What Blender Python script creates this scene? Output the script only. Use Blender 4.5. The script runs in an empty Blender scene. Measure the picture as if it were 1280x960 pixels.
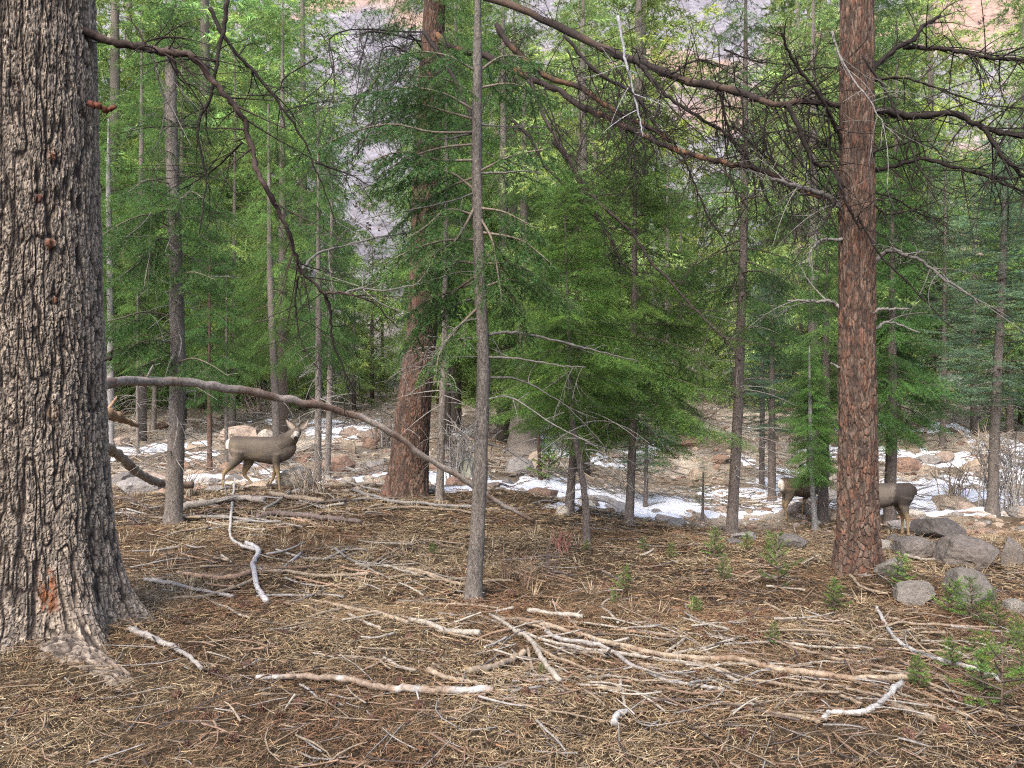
import bpy, math, time
import numpy as np
T_START = time.time()
sc = bpy.context.scene
COL = sc.collection
# ------------------------------------------------------------------ camera, sky, sun, exposure
cam_d = bpy.data.cameras.new('camera'); cam = bpy.data.objects.new('camera', cam_d); COL.objects.link(cam)
CAM_H = 1.7; FPX = 1000.0
cam_d.sensor_width = 36.0; cam_d.lens = 36.0 * FPX / 1280.0
cam_d.clip_start = 0.05; cam_d.clip_end = 3000
cam.location = (0, 0, CAM_H); cam.rotation_euler = (math.pi / 2, 0, 0)
sc.camera = cam
world = bpy.data.worlds.new('World'); sc.world = world; world.use_nodes = True
SUN_EL, SUN_AZ = math.radians(50), math.radians(205)      # azimuth clockwise from +Y: behind the camera, to its left
wn = world.node_tree.nodes; wl = world.node_tree.links
sky = wn.new('ShaderNodeTexSky'); sky.sky_type = 'NISHITA'; sky.sun_disc = False
sky.sun_elevation = SUN_EL; sky.sun_rotation = SUN_AZ
sky.air_density = 1.0; sky.dust_density = 4.0; sky.ozone_density = 1.0
wn['Background'].inputs['Strength'].default_value = 0.15
wl.new(sky.outputs[0], wn['Background'].inputs['Color'])
sun_d = bpy.data.lights.new('sun', 'SUN'); sun = bpy.data.objects.new('sun', sun_d); COL.objects.link(sun)
sun_d.energy = 1.35; sun_d.angle = math.radians(26); sun_d.color = (1.0, 0.93, 0.82)
sun.rotation_euler = (math.pi / 2 - SUN_EL, 0, math.pi - SUN_AZ)
sun.location = (-20, -30, 40)
sc.view_settings.view_transform = 'Standard'; sc.view_settings.look = 'None'
sc.view_settings.exposure = 1.68; sc.view_settings.gamma = 1.0
sc.cycles.max_bounces = 8; sc.cycles.diffuse_bounces = 4; sc.cycles.transmission_bounces = 4
sc.cycles.use_denoising = False; sc.cycles.pixel_filter_type = 'BLACKMAN_HARRIS'; sc.cycles.filter_width = 1.2

# ------------------------------------------------------------------ noise
def _h(ix, iy, iz, seed):
    h = (ix.astype(np.int64) * 374761393 + iy.astype(np.int64) * 668265263 + iz.astype(np.int64) * 2147483647 * 3 + seed * 974711) & 0xFFFFFFFF
    h = ((h ^ (h >> 13)) * 1274126177) & 0xFFFFFFFF
    h = ((h ^ (h >> 16)) * 2246822519) & 0xFFFFFFFF
    return ((h ^ (h >> 15)) & 0xFFFFFF) / float(0xFFFFFF)
def noise(x, y, z=None, seed=0):
    x = np.asarray(x, float); y = np.asarray(y, float)
    z = np.zeros_like(x) if z is None else np.asarray(z, float)
    ix, iy, iz = np.floor(x), np.floor(y), np.floor(z)
    fx, fy, fz = x - ix, y - iy, z - iz
    fx = fx * fx * (3 - 2 * fx); fy = fy * fy * (3 - 2 * fy); fz = fz * fz * (3 - 2 * fz)
    r = 0
    for dx in (0, 1):
        for dy in (0, 1):
            for dz in (0, 1):
                w = (fx if dx else 1 - fx) * (fy if dy else 1 - fy) * (fz if dz else 1 - fz)
                r = r + w * _h(ix + dx, iy + dy, iz + dz, seed)
    return r
def fbm(x, y, z=None, seed=0, oct=4):
    a, s, t, f = 0.5, 0, 0, 1.0
    for o in range(oct):
        s = s + a * noise(np.asarray(x) * f, np.asarray(y) * f, None if z is None else np.asarray(z) * f, seed + o * 17)
        t += a; a *= 0.5; f *= 2.03
    return s / t
def worley(u, v, nu, seed):
    """F1, F2 and a random cell value on the (u, v) plane; u wraps every nu cells."""
    iu, iv = np.floor(u), np.floor(v)
    f1 = np.full(u.shape, 9.0); f2 = f1.copy(); cid = np.zeros(u.shape)
    zz = np.zeros_like(iu)
    for du in (-1, 0, 1):
        for dv in (-1, 0, 1):
            cu, cv = iu + du, iv + dv; wu = np.mod(cu, nu)
            px = cu + 0.1 + .8 * _h(wu, cv, zz, seed); py = cv + 0.1 + .8 * _h(wu, cv, zz, seed + 1)
            d = np.hypot(u - px, v - py)
            m = d < f1
            f2 = np.where(m, f1, np.minimum(f2, d)); f1 = np.where(m, d, f1)
            cid = np.where(m, _h(wu, cv, zz, seed + 2), cid)
    return f1, f2, cid
def sst(t, a=0.0, b=1.0):
    t = np.clip((np.asarray(t, float) - a) / (b - a), 0, 1); return t * t * (3 - 2 * t)
def lerp(a, b, t): return a + (b - a) * t
def rgb(*c): return np.array(c, float)

# ------------------------------------------------------------------ terrain
T1X, T1Y = -3.22, 5.35
def H(x, y):
    x = np.asarray(x, float); y = np.asarray(y, float)
    near = 1 - sst(y, 30, 60)
    h = (fbm(x * .7, y * .7, seed=3, oct=3) - .5) * .16 * near + (fbm(x * 3.1, y * 3.1, seed=5, oct=3) - .5) * .07 * near
    h = h - .68 * sst(x, -.8, 4.6) * sst(y, 7.4, 13.5)                       # the bank falls away to the right
    crk = sst(y + .9 * np.sin(x * .35), 12.4, 14.4) * (1 - sst(y, 19, 24))
    h = h - .22 * crk + (fbm(x * .9, y * .9, seed=9, oct=4) - .5) * .5 * sst(y, 12, 16) * near
    d1 = np.hypot(x - T1X, y - T1Y); h = h + .16 * np.exp(-(d1 / 1.1) ** 2)
    d2 = np.hypot(x - 3.06, y - 7.1); h = h + .08 * np.exp(-(d2 / .7) ** 2)
    r = np.maximum(0, y - 21)
    h = h + .062 * r + .68 * sst(y, 16, 30) * sst(x, -.8, 4.6)
    az = x / np.maximum(y, 1.0)
    h = h + .26 * np.maximum(0, y - 44) + .33 * np.maximum(0, y - 80)
    top = 150 + 26 * np.sin(az * 5 + .6) - 25 * sst(az, .42, .66)
    top = top + (fbm(x * .012, y * .012, seed=21, oct=4) - .5) * 60
    far = sst(y, 70, 130)
    h = h + far * (fbm(x * .03, y * .03, seed=31, oct=5) - .5) * 26 + far * (fbm(x * .2, y * .2, seed=33, oct=3) - .5) * 3.0
    return np.where(h > top, top + (h - top) * .06, h)
def H1(x, y): return float(H(np.array([x]), np.array([y]))[0])
_ts = np.concatenate([np.arange(2.5, 40, .02), np.arange(40, 320, .3)])
def G(px, py):
    """where the line of sight through a photograph pixel meets the ground"""
    xs = (px - 640) / FPX * _ts; zs = CAM_H - (py - 480) / FPX * _ts
    d = zs - H(xs, _ts)
    k = np.argmax(d < 0) if (d < 0).any() else len(d) - 1
    k = max(k, 1); t = _ts[k - 1] + (_ts[k] - _ts[k - 1]) * d[k - 1] / (d[k - 1] - d[k] + 1e-9)
    return np.array([(px - 640) / FPX * t, t, CAM_H - (py - 480) / FPX * t])
def P(px, py, Y): return np.array([(px - 640) / FPX * Y, Y, CAM_H - (py - 480) / FPX * Y])

# ------------------------------------------------------------------ mesh helpers
class MB:
    def __init__(s): s.V = []; s.Q = []; s.T = []; s.C = []; s.n = 0
    def add(s, V, Q=None, T=None, C=None):
        V = np.asarray(V, np.float32).reshape(-1, 3); s.V.append(V)
        if Q is not None and len(Q): s.Q.append(np.asarray(Q, np.int32).reshape(-1, 4) + s.n)
        if T is not None and len(T): s.T.append(np.asarray(T, np.int32).reshape(-1, 3) + s.n)
        C = np.ones((len(V), 3)) * .5 if C is None else np.broadcast_to(np.asarray(C, float), (len(V), 3))
        s.C.append(C); s.n += len(V)
    def mesh(s, name, mat, smooth=True):
        me = bpy.data.meshes.new(name)
        V = np.concatenate(s.V) if s.V else np.zeros((0, 3), np.float32)
        Q = np.concatenate(s.Q) if s.Q else np.zeros((0, 4), np.int32)
        T = np.concatenate(s.T) if s.T else np.zeros((0, 3), np.int32)
        me.vertices.add(len(V)); me.vertices.foreach_set('co', V.astype(np.float32).ravel())
        loops = np.concatenate([Q.ravel(), T.ravel()]).astype(np.int32)
        me.loops.add(len(loops)); me.loops.foreach_set('vertex_index', loops)
        me.polygons.add(len(Q) + len(T))
        st = np.concatenate([np.arange(len(Q)) * 4, len(Q) * 4 + np.arange(len(T)) * 3]).astype(np.int32)
        me.polygons.foreach_set('loop_start', st)
        me.polygons.foreach_set('use_smooth', np.full(len(Q) + len(T), smooth))
        me.update(calc_edges=True)
        ca = me.color_attributes.new('Col', 'FLOAT_COLOR', 'POINT')
        C = np.concatenate(s.C); C4 = np.concatenate([C, np.ones((len(C), 1))], 1)
        ca.data.foreach_set('color', C4.astype(np.float32).ravel())
        if mat is not None: me.materials.append(mat)
        return me
def link(name, me, parent=None, loc=(0, 0, 0), rot=(0, 0, 0), scale=(1, 1, 1)):
    o = bpy.data.objects.new(name, me); COL.objects.link(o)
    o.location = loc; o.rotation_euler = rot; o.scale = scale
    if parent is not None: o.parent = parent
    return o
THINGS = []
def tag(o, label, cat, group=None):
    o['label'] = label; o['category'] = cat
    if group: o['group'] = group
    THINGS.append(o); return o
def empty(name, loc=(0, 0, 0), rot=(0, 0, 0)):
    o = bpy.data.objects.new(name, None); COL.objects.link(o); o.location = loc; o.rotation_euler = rot; o.empty_display_size = .2
    return o
def kind(o, k): o['kind'] = k; return o

def unit(v): v = np.asarray(v, float); return v / (np.linalg.norm(v, axis=-1, keepdims=True) + 1e-12)
def spline(pts, n):
    """Catmull-Rom through pts, n samples"""
    p = np.asarray(pts, float)
    if len(p) == 2: return p[0] + (p[1] - p[0]) * np.linspace(0, 1, n)[:, None]
    p = np.vstack([2 * p[0] - p[1], p, 2 * p[-1] - p[-2]])
    t = np.linspace(0, len(p) - 3 - 1e-6, n); i = t.astype(int); f = (t - i)[:, None]
    a, b, c, d = p[i], p[i + 1], p[i + 2], p[i + 3]
    return .5 * (2 * b + (c - a) * f + (2 * a - 5 * b + 4 * c - d) * f * f + (3 * b - a - 3 * c + d) * f ** 3)
def tube(mb, pts, rad, k=6, C=None, cap=True, rough=0.0, rng=None):
    p = np.asarray(pts, float); n = len(p); rad = np.broadcast_to(np.asarray(rad, float), (n,))
    t = np.gradient(p, axis=0); t = unit(t)
    ref = np.array([0, 0, 1.]) if abs(t[0][2]) < .8 else np.array([0, 1., 0])
    u = np.cross(t, ref); u = unit(u); v = np.cross(t, u)
    a = np.arange(k) * 2 * np.pi / k
    R = rad[:, None] * np.ones((n, k))
    if rough and rng is not None: R = R * (1 + rough * rng.uniform(-1, 1, (n, k)))
    V = p[:, None] + R[..., None] * (np.cos(a)[None, :, None] * u[:, None] + np.sin(a)[None, :, None] * v[:, None])
    i = np.arange(n - 1)[:, None] * k; j = np.arange(k)[None]; j2 = (j + 1) % k
    Q = np.stack([i + j, i + j2, i + k + j2, i + k + j], -1).reshape(-1, 4)
    V = V.reshape(-1, 3); T = None
    if cap:
        V = np.vstack([V, p[0], p[-1]]); b = n * k; jj = np.arange(k); j2 = (jj + 1) % k
        T = np.vstack([np.stack([np.full(k, b), j2, jj], -1), np.stack([np.full(k, b + 1), (n - 1) * k + jj, (n - 1) * k + j2], -1)])
    if C is not None and np.ndim(C) == 2 and len(C) == n:
        C = np.repeat(C, k, 0); C = np.vstack([C, C[0], C[-1]]) if cap else C
    mb.add(V, Q, T, C)

# ------------------------------------------------------------------ materials
def new_mat(name):
    m = bpy.data.materials.new(name); m.use_nodes = True
    nt = m.node_tree; return m, nt, nt.nodes['Principled BSDF'], nt.nodes['Material Output']
def N(nt, t, **k):
    n = nt.nodes.new(t)
    for a, b in k.items():
        if a.startswith('i_'): n.inputs[a[2:].replace('_', ' ')].default_value = b
        else: setattr(n, a, b)
    return n
def ramp(nt, stops):
    r = nt.nodes.new('ShaderNodeValToRGB'); e = r.color_ramp.elements
    while len(e) < len(stops): e.new(.5)
    for q, (p, c) in zip(e, stops): q.position = p; q.color = (*c, 1)
    return r
def mixc(nt, mode, a, b, fac=1.0):
    m = nt.nodes.new('ShaderNodeMix'); m.data_type = 'RGBA'; m.blend_type = mode
    m.inputs[0].default_value = fac if not hasattr(fac, 'links') else 0
    if hasattr(fac, 'links'): nt.links.new(fac, m.inputs[0])
    for s, i in ((a, 6), (b, 7)):
        if hasattr(s, 'links'): nt.links.new(s, m.inputs[i])
        else: m.inputs[i].default_value = (*s, 1)
    return m.outputs[2]
def attr_mat(name, rough=.85, nscale=40, namp=.35, bump=.0, tint=False, spec=.2, bscale=None, stretch=(1, 1, 1), trans=0.0, coords='Object'):
    m, nt, b, out = new_mat(name)
    at = N(nt, 'ShaderNodeAttribute', attribute_name='Col'); c = at.outputs['Color']
    if tint:
        oi = N(nt, 'ShaderNodeObjectInfo'); c = mixc(nt, 'MULTIPLY', c, oi.outputs['Color'])
    if namp or bump:
        tc = N(nt, 'ShaderNodeTexCoord'); mp = N(nt, 'ShaderNodeMapping'); mp.inputs['Scale'].default_value = stretch
        nt.links.new(tc.outputs[coords], mp.inputs[0])
        nz = N(nt, 'ShaderNodeTexNoise', i_Scale=nscale, i_Detail=5.0, i_Roughness=.65); nt.links.new(mp.outputs[0], nz.inputs['Vector'])
        if namp:
            r = ramp(nt, [(.25, (1 - namp,) * 3), (.75, (1 + namp,) * 3)]); nt.links.new(nz.outputs['Fac'], r.inputs[0])
            c = mixc(nt, 'MULTIPLY', c, r.outputs[0])
        if bump:
            n2 = nz
            if bscale:
                n2 = N(nt, 'ShaderNodeTexNoise', i_Scale=bscale, i_Detail=6.0, i_Roughness=.7); nt.links.new(mp.outputs[0], n2.inputs['Vector'])
            bp = N(nt, 'ShaderNodeBump', i_Strength=1.0, i_Distance=bump); nt.links.new(n2.outputs['Fac'], bp.inputs['Height'])
            nt.links.new(bp.outputs[0], b.inputs['Normal'])
    nt.links.new(c, b.inputs['Base Color']); b.inputs['Roughness'].default_value = rough
    b.inputs['Specular IOR Level'].default_value = spec
    if trans:
        tr = N(nt, 'ShaderNodeBsdfTranslucent'); nt.links.new(c, tr.inputs['Color'])
        mx = N(nt, 'ShaderNodeMixShader'); mx.inputs[0].default_value = trans
        nt.links.new(b.outputs[0], mx.inputs[1]); nt.links.new(tr.outputs[0], mx.inputs[2]); nt.links.new(mx.outputs[0], out.inputs['Surface'])
    return m
M_needle = attr_mat('conifer_needles', .55, namp=0, tint=True, spec=.3, trans=.38)
M_bark = attr_mat('bark', .9, 90, .5, .008, bscale=90, stretch=(1, 1, .35))
M_bark_s = attr_mat('small_trunk_bark', .9, 75, .8, .02, bscale=60, stretch=(1, 1, .38), tint=True)
M_wood = attr_mat('dead_wood', .85, 40, .6, .004, bscale=60, stretch=(1, 1, 1))
M_litter = attr_mat('needle_litter', .8, namp=0, trans=.1)
M_deer = attr_mat('deer_coat', .9, 70, .22, .005, bscale=120, stretch=(.35, 1, 1), spec=.15)
M_plain = attr_mat('plain', .6, namp=0)
M_gloss = attr_mat('eye_gloss', .12, namp=0, spec=.6)

def ground_mat():
    m, nt, b, out = new_mat('forest_floor')
    tc = N(nt, 'ShaderNodeTexCoord'); L = nt.links.new; ob = tc.outputs['Object']
    n1 = N(nt, 'ShaderNodeTexNoise', i_Scale=.9, i_Detail=6.0, i_Roughness=.62); L(ob, n1.inputs['Vector'])
    n2 = N(nt, 'ShaderNodeTexNoise', i_Scale=22.0, i_Detail=8.0, i_Roughness=.75, i_Distortion=1.2); L(ob, n2.inputs['Vector'])
    n3 = N(nt, 'ShaderNodeTexNoise', i_Scale=90.0, i_Detail=4.0, i_Roughness=.7, i_Distortion=2.0); L(ob, n3.inputs['Vector'])
    r1 = ramp(nt, [(.3, (.028, .020, .015)), (.45, (.048, .034, .024)), (.58, (.085, .064, .043)), (.72, (.06, .042, .028))]); L(n1.outputs['Fac'], r1.inputs[0])
    r2 = ramp(nt, [(.25, (.35, .33, .32)), (.5, (.9, .9, .88)), (.72, (1.7, 1.6, 1.4))]); L(n2.outputs['Fac'], r2.inputs[0])
    r3 = ramp(nt, [(.3, (.55, .52, .5)), (.7, (1.4, 1.4, 1.35))]); L(n3.outputs['Fac'], r3.inputs[0])
    c = mixc(nt, 'MULTIPLY', mixc(nt, 'MULTIPLY', r1.outputs[0], r2.outputs[0]), r3.outputs[0])
    # beyond the creek: stony pale bank, then scrubby mountain side with rust and violet-grey rock
    at = N(nt, 'ShaderNodeAttribute', attribute_name='Col'); c = mixc(nt, 'MIX', c, at.outputs['Color'], at.outputs['Alpha'])
    nm = N(nt, 'ShaderNodeTexNoise', i_Scale=.5, i_Detail=9.0, i_Roughness=.8); L(ob, nm.inputs['Vector'])
    rm = ramp(nt, [(.32, (.3, .3, .3)), (.47, (.95, .95, .95)), (.7, (1.7, 1.7, 1.7))]); L(nm.outputs['Fac'], rm.inputs[0])
    c2 = mixc(nt, 'MULTIPLY', c, rm.outputs[0]); c = mixc(nt, 'MIX', c, c2, at.outputs['Alpha'])
    bp = N(nt, 'ShaderNodeBump', i_Strength=1.0, i_Distance=.035); L(n2.outputs['Fac'], bp.inputs['Height']); L(bp.outputs[0], b.inputs['Normal'])
    L(c, b.inputs['Base Color']); b.inputs['Roughness'].default_value = .95; b.inputs['Specular IOR Level'].default_value = .1
    return m
def rock_mat():
    m, nt, b, out = new_mat('granite')
    tc = N(nt, 'ShaderNodeTexCoord'); L = nt.links.new; ob = tc.outputs['Object']
    at = N(nt, 'ShaderNodeAttribute', attribute_name='Col'); oi = N(nt, 'ShaderNodeObjectInfo')
    n1 = N(nt, 'ShaderNodeTexNoise', i_Scale=7.0, i_Detail=8.0, i_Roughness=.7); L(ob, n1.inputs['Vector'])
    r1 = ramp(nt, [(.28, (.45, .43, .42)), (.5, (1, 1, 1)), (.72, (1.45, 1.4, 1.3))]); L(n1.outputs['Fac'], r1.inputs[0])
    n2 = N(nt, 'ShaderNodeTexNoise', i_Scale=60.0, i_Detail=4.0, i_Roughness=.8); L(ob, n2.inputs['Vector'])
    r2 = ramp(nt, [(.3, (.6, .6, .6)), (.7, (1.35, 1.35, 1.35))]); L(n2.outputs['Fac'], r2.inputs[0])
    c = mixc(nt, 'MULTIPLY', at.outputs['Color'], oi.outputs['Color'])
    c = mixc(nt, 'MULTIPLY', mixc(nt, 'MULTIPLY', c, r1.outputs[0]), r2.outputs[0])
    bp = N(nt, 'ShaderNodeBump', i_Strength=1.0, i_Distance=.02); L(n1.outputs['Fac'], bp.inputs['Height']); L(bp.outputs[0], b.inputs['Normal'])
    L(c, b.inputs['Base Color']); b.inputs['Roughness'].default_value = .9; b.inputs['Specular IOR Level'].default_value = .2
    return m
def snow_mat():
    m, nt, b, out = new_mat('snow')
    tc = N(nt, 'ShaderNodeTexCoord'); L = nt.links.new
    n1 = N(nt, 'ShaderNodeTexNoise', i_Scale=9.0, i_Detail=6.0, i_Roughness=.6); L(tc.outputs['Object'], n1.inputs['Vector'])
    n2 = N(nt, 'ShaderNodeTexNoise', i_Scale=35.0, i_Detail=4.0, i_Roughness=.7); L(tc.outputs['Object'], n2.inputs['Vector'])
    r = ramp(nt, [(.3, (.3, .26, .22)), (.43, (.52, .53, .58)), (.6, (.60, .62, .69))]); L(n2.outputs['Fac'], r.inputs[0])
    bp = N(nt, 'ShaderNodeBump', i_Strength=.8, i_Distance=.04); L(n1.outputs['Fac'], bp.inputs['Height']); L(bp.outputs[0], b.inputs['Normal'])
    L(r.outputs[0], b.inputs['Base Color']); b.inputs['Roughness'].default_value = .6
    return m
M_ground, M_rock, M_snow = ground_mat(), rock_mat(), snow_mat()

# ------------------------------------------------------------------ ground sheet
def build_ground():
    ys = np.concatenate([np.linspace(-60, 0, 16), np.linspace(1, 3, 6), 3.2 * np.exp(np.arange(0, 250) * .007)])
    ys = np.concatenate([ys, ys[-1] * np.exp(np.arange(1, 150) * .0215)]); ys = ys[ys < 420]
    s = np.linspace(-1, 1, 300); xs = np.sinh(s * 4.6) / np.sinh(4.6) * 420
    X, Y = np.meshgrid(xs, ys); Z = H(X.ravel(), Y.ravel()).reshape(X.shape)
    n, k = X.shape; V = np.stack([X, Y, Z], -1).reshape(-1, 3)
    i = np.arange(n - 1)[:, None] * k; j = np.arange(k - 1)[None]
    Q = np.stack([i + j, i + j + 1, i + k + j + 1, i + k + j], -1).reshape(-1, 4)
    x, y, z = V.T
    f = fbm(x * .5, y * .5, seed=41); f2 = fbm(x * .022, y * .022, z * .022, seed=43, oct=5); f3 = fbm(x * .3, y * .3, seed=47, oct=3)
    bank = lerp(rgb(.15, .122, .094), rgb(.32, .275, .225), sst(f, .35, .65)[:, None])
    rock = lerp(rgb(.10, .096, .112), rgb(.215, .205, .23), f3[:, None])
    rust = lerp(rgb(.20, .13, .105), rgb(.25, .185, .155), f3[:, None])
    az = x / np.maximum(y, 1)
    rr = sst(f2 + .16 * sst(az, .4, .6) + .07 * sst(z / np.maximum(y, 1), .40, .46), .60, .68)
    mt = lerp(rock, rust, rr[:, None])
    C = lerp(bank, mt, sst(y, 40, 75)[:, None])
    A = sst(y + (f - .5) * 6, 12.5, 17)
    me_b = MB(); me_b.add(V, Q, None, C); me = me_b.mesh('forest_floor', M_ground)
    C4 = np.concatenate([C, A[:, None]], 1).astype(np.float32)
    me.color_attributes['Col'].data.foreach_set('color', C4.ravel())
    kind(link('ground', me), 'structure')
build_ground()

def build_snow():
    xs = np.arange(-12, 16, .06); ys = np.arange(11.6, 27, .08)
    X, Y = np.meshgrid(xs, ys); x, y = X.ravel(), Y.ravel()
    m = fbm(x * .55, y * .42, seed=77, oct=5) + .10 * fbm(x * 4, y * 4, seed=79, oct=2)
    c0 = 15.6 - .9 * np.sin(x * .35) + 1.9 * sst(x, 2, 6)
    w = np.exp(-((y - c0) / 2.6) ** 2)
    w2 = .75 * np.exp(-((y - 22.5) / 1.8) ** 2) * sst(x, 2, 5) + .5 * np.exp(-((y - 21) / 2.0) ** 2) * sst(-x, 1, 4)
    lack = .35 * np.exp(-((x + 2.7) / 1.1) ** 2)
    d = m + .34 * np.maximum(w, w2) + .10 * sst(x, 5, 8) * w - .77 - lack * .3
    Z = H(x, y) + np.clip(d * .5, -.06, .05) 
    keep = (d > -.10).reshape(X.shape)
    n, k = X.shape
    kq = keep[:-1, :-1] & keep[1:, :-1] & keep[:-1, 1:] & keep[1:, 1:]
    i = np.arange(n - 1)[:, None] * k; j = np.arange(k - 1)[None]
    Q = np.stack([i + j, i + j + 1, i + k + j + 1, i + k + j], -1)[kq]
    used, inv = np.unique(Q.ravel(), return_inverse=True)
    b = MB(); b.add(np.stack([x, y, Z], -1)[used], inv.reshape(-1, 4))
    kind(link('snow', b.mesh('snow', M_snow)), 'structure')
build_snow()

# ------------------------------------------------------------------ conifer foliage
def needles(mb, S, D, Ln, rng, ln, w, space, col, ang=55, flat=.5, tone=None):
    """needle triangles along twigs: starts S, directions D, lengths Ln"""
    S = np.asarray(S); D = unit(np.asarray(D)); Ln = np.asarray(Ln)
    cnt = np.maximum(2, (Ln / space).astype(int)); idx = np.repeat(np.arange(len(S)), cnt); n = len(idx)
    t = rng.random(n); d = D[idx]
    p = S[idx] + d * (t * Ln[idx])[:, None]
    r = rng.normal(size=(n, 3)); r[:, 2] *= flat
    r = unit(r - d * (r * d).sum(1, keepdims=True))
    a = np.radians(ang) * rng.uniform(.6, 1.25, n)
    nd = d * np.cos(a)[:, None] + r * np.sin(a)[:, None]
    l = ln * rng.uniform(.65, 1.2, n)
    side = unit(np.cross(nd, rng.normal(size=(n, 3))))
    V = np.stack([p - side * w * .5, p + side * w * .5, p + nd * l[:, None]], 1).reshape(-1, 3)
    T = np.arange(n * 3).reshape(-1, 3)
    tv = rng.uniform(.7, 1.25, len(S)) * (1 if tone is None else np.asarray(tone)); hue = rng.random(len(S))
    c = np.asarray(col)[None] * (tv[idx] * rng.uniform(.75, 1.25, n))[:, None]
    c = c * lerp(np.array([1.0, 1, 1]), np.array([1.45, 1.12, .7]), (hue[idx] ** 3)[:, None])
    mb.add(V, None, T, np.repeat(c, 3, 0))
    return mb
def bough_twigs(path, rng, sub_len, sub_gap, hang, start=.12, lvl3=True, wood=None, wr=.004):
    """branchlets along one bough; returns lists of twig start, direction, length"""
    S, D, Ls = [], [], []
    seg = np.linalg.norm(np.diff(path, axis=0), axis=1); cum = np.concatenate([[0], np.cumsum(seg)]); L = cum[-1]
    n = max(3, int(L * (1 - start) / sub_gap))
    for q in range(n):
        s = start * L + (L - start * L) * (q + rng.uniform(-.3, .3)) / n; s = min(max(s, 0), L * .995)
        k = min(np.searchsorted(cum, s, 'right') - 1, len(seg) - 1); f = (s - cum[k]) / (seg[k] + 1e-9)
        p = path[k] + (path[k + 1] - path[k]) * f; d = unit(path[k + 1] - path[k])
        sd = unit(np.cross(d, [0, 0, 1.])) * (1 if q % 2 else -1)
        l = sub_len * rng.uniform(.5, 1.15) * (1 - .62 * (s / L)) * min(1, .55 + 1.4 * s / L)
        dv = unit(d * rng.uniform(.45, .9) + sd * rng.uniform(.6, 1.0) + np.array([0, 0, rng.uniform(-.25, .15) - hang]))
        S.append(p); D.append(dv); Ls.append(l)
        if lvl3:
            m = int(l / (sub_gap * .9))
            for e in range(m):
                sp = p + dv * l * (e + .6) / (m + .4)
                s2 = unit(np.cross(dv, [0, 0, 1.])) * (1 if e % 2 else -1)
                S.append(sp); D.append(unit(dv * .8 + s2 * rng.uniform(.5, .9) + np.array([0, 0, rng.uniform(-.3, .1) - hang * .8])))
                Ls.append(l * .5 * rng.uniform(.6, 1.1) * (1 - .5 * e / max(1, m)))
    for k in range(len(seg)):
        if cum[k] > start * L: S.append(path[k]); D.append(path[k + 1] - path[k]); Ls.append(seg[k])
    return S, D, Ls
def conifer(seed, Ht, R, nb, pitch0=-8, pitch1=45, droop=.25, tip=.12, sub_len=.45, sub_gap=.1, hang=.25, ln=.035, w=.006, space=.011,
            col=(.07, .13, .035), lvl3=True, gaps=.15, prof=.75, flat=.6):
    rng = np.random.default_rng(seed); S, D, Ls, TN = [], [], [], []; wood = MB(); az = rng.random() * 6
    for i in range(nb):
        t = (i + rng.uniform(-.4, .4)) / nb; t = min(max(t, 0), .985)
        az += 2.399 + rng.normal() * .35
        if rng.random() < gaps: continue
        L = R * (max(.06, (1 - t)) ** prof) * rng.uniform(.65, 1.15) * (min(1, .55 + t * 3))
        pt = math.radians(lerp(pitch0, pitch1, t ** 1.5) + rng.normal() * 6)
        s = np.linspace(0, 1, 7); dz = np.sin(pt) * L * s - droop * L * s ** 2 + tip * L * s ** 4
        bend = rng.normal() * .15
        aa = az + bend * s
        path = np.stack([np.cos(aa) * s * L * np.cos(pt), np.sin(aa) * s * L * np.cos(pt), t * Ht + dz], -1)
        a, b, c = bough_twigs(path, rng, sub_len, sub_gap, hang, start=.1 if t > .4 else .22, lvl3=lvl3)
        S += a; D += b; Ls += c; TN += [rng.uniform(.42, 1.5)] * len(a)
        tube(wood, path, np.linspace(.007 + .005 * L, .002, 7), 4, rgb(.085, .068, .055), cap=False)
    S.append(np.array([0, 0, Ht * .96])); D.append(np.array([0, 0, 1.])); Ls.append(Ht * .06); TN.append(1.0)
    mb = MB(); needles(mb, np.array(S), np.array(D), np.array(Ls), rng, ln, w, space, col, flat=flat, tone=TN)
    return mb.mesh('crown', M_needle, smooth=False), wood.mesh('limbs', M_wood)
GREEN = (.067, .138, .048); BLUE = (.075, .132, .092)
CROWN = {}
for s in range(4): CROWN['fir%d' % s] = conifer(100 + s, 6.0, 1.75, 84, sub_len=.78, sub_gap=.068, hang=.55, droop=.30, tip=.1, gaps=.2, col=GREEN, ln=.048, w=.0068, space=.0088, flat=.7)
for s in range(2): CROWN['spruce%d' % s] = conifer(200 + s, 6.0, 1.5, 92, pitch0=-4, pitch1=40, droop=.16, tip=.16, sub_len=.55, sub_gap=.066, hang=.12, gaps=.18, col=BLUE, ln=.034, w=.008, space=.0088, flat=.9)
for s in range(3): CROWN['far%d' % s] = conifer(300 + s, 6.0, 1.6, 80, sub_len=.72, sub_gap=.10, hang=.4, gaps=.15, col=GREEN, ln=.075, w=.014, space=.015)
for s in range(2): CROWN['tiny%d' % s] = conifer(400 + s, 6.0, 1.6, 70, sub_len=.6, sub_gap=.16, hang=.25, gaps=.1, col=GREEN, ln=.15, w=.045, space=.03, lvl3=False)
for s in range(3): CROWN['seedling%d' % s] = conifer(500 + s, .42, .2, 22, pitch0=25, pitch1=60, droop=.05, tip=.1, sub_len=.12, sub_gap=.022, hang=-.1, gaps=.0, col=(.09, .16, .05), ln=.024, w=.0045, space=.0028, lvl3=False)
CROWN['seedling3'] = conifer(510, .42, .24, 13, pitch0=20, pitch1=65, droop=.05, tip=.15, sub_len=.10, sub_gap=.026, hang=-.1, gaps=.0, col=(.085, .15, .045), ln=.024, w=.0032, space=.0022, lvl3=False)
print({k: len(v[0].polygons) for k, v in CROWN.items()})
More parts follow.
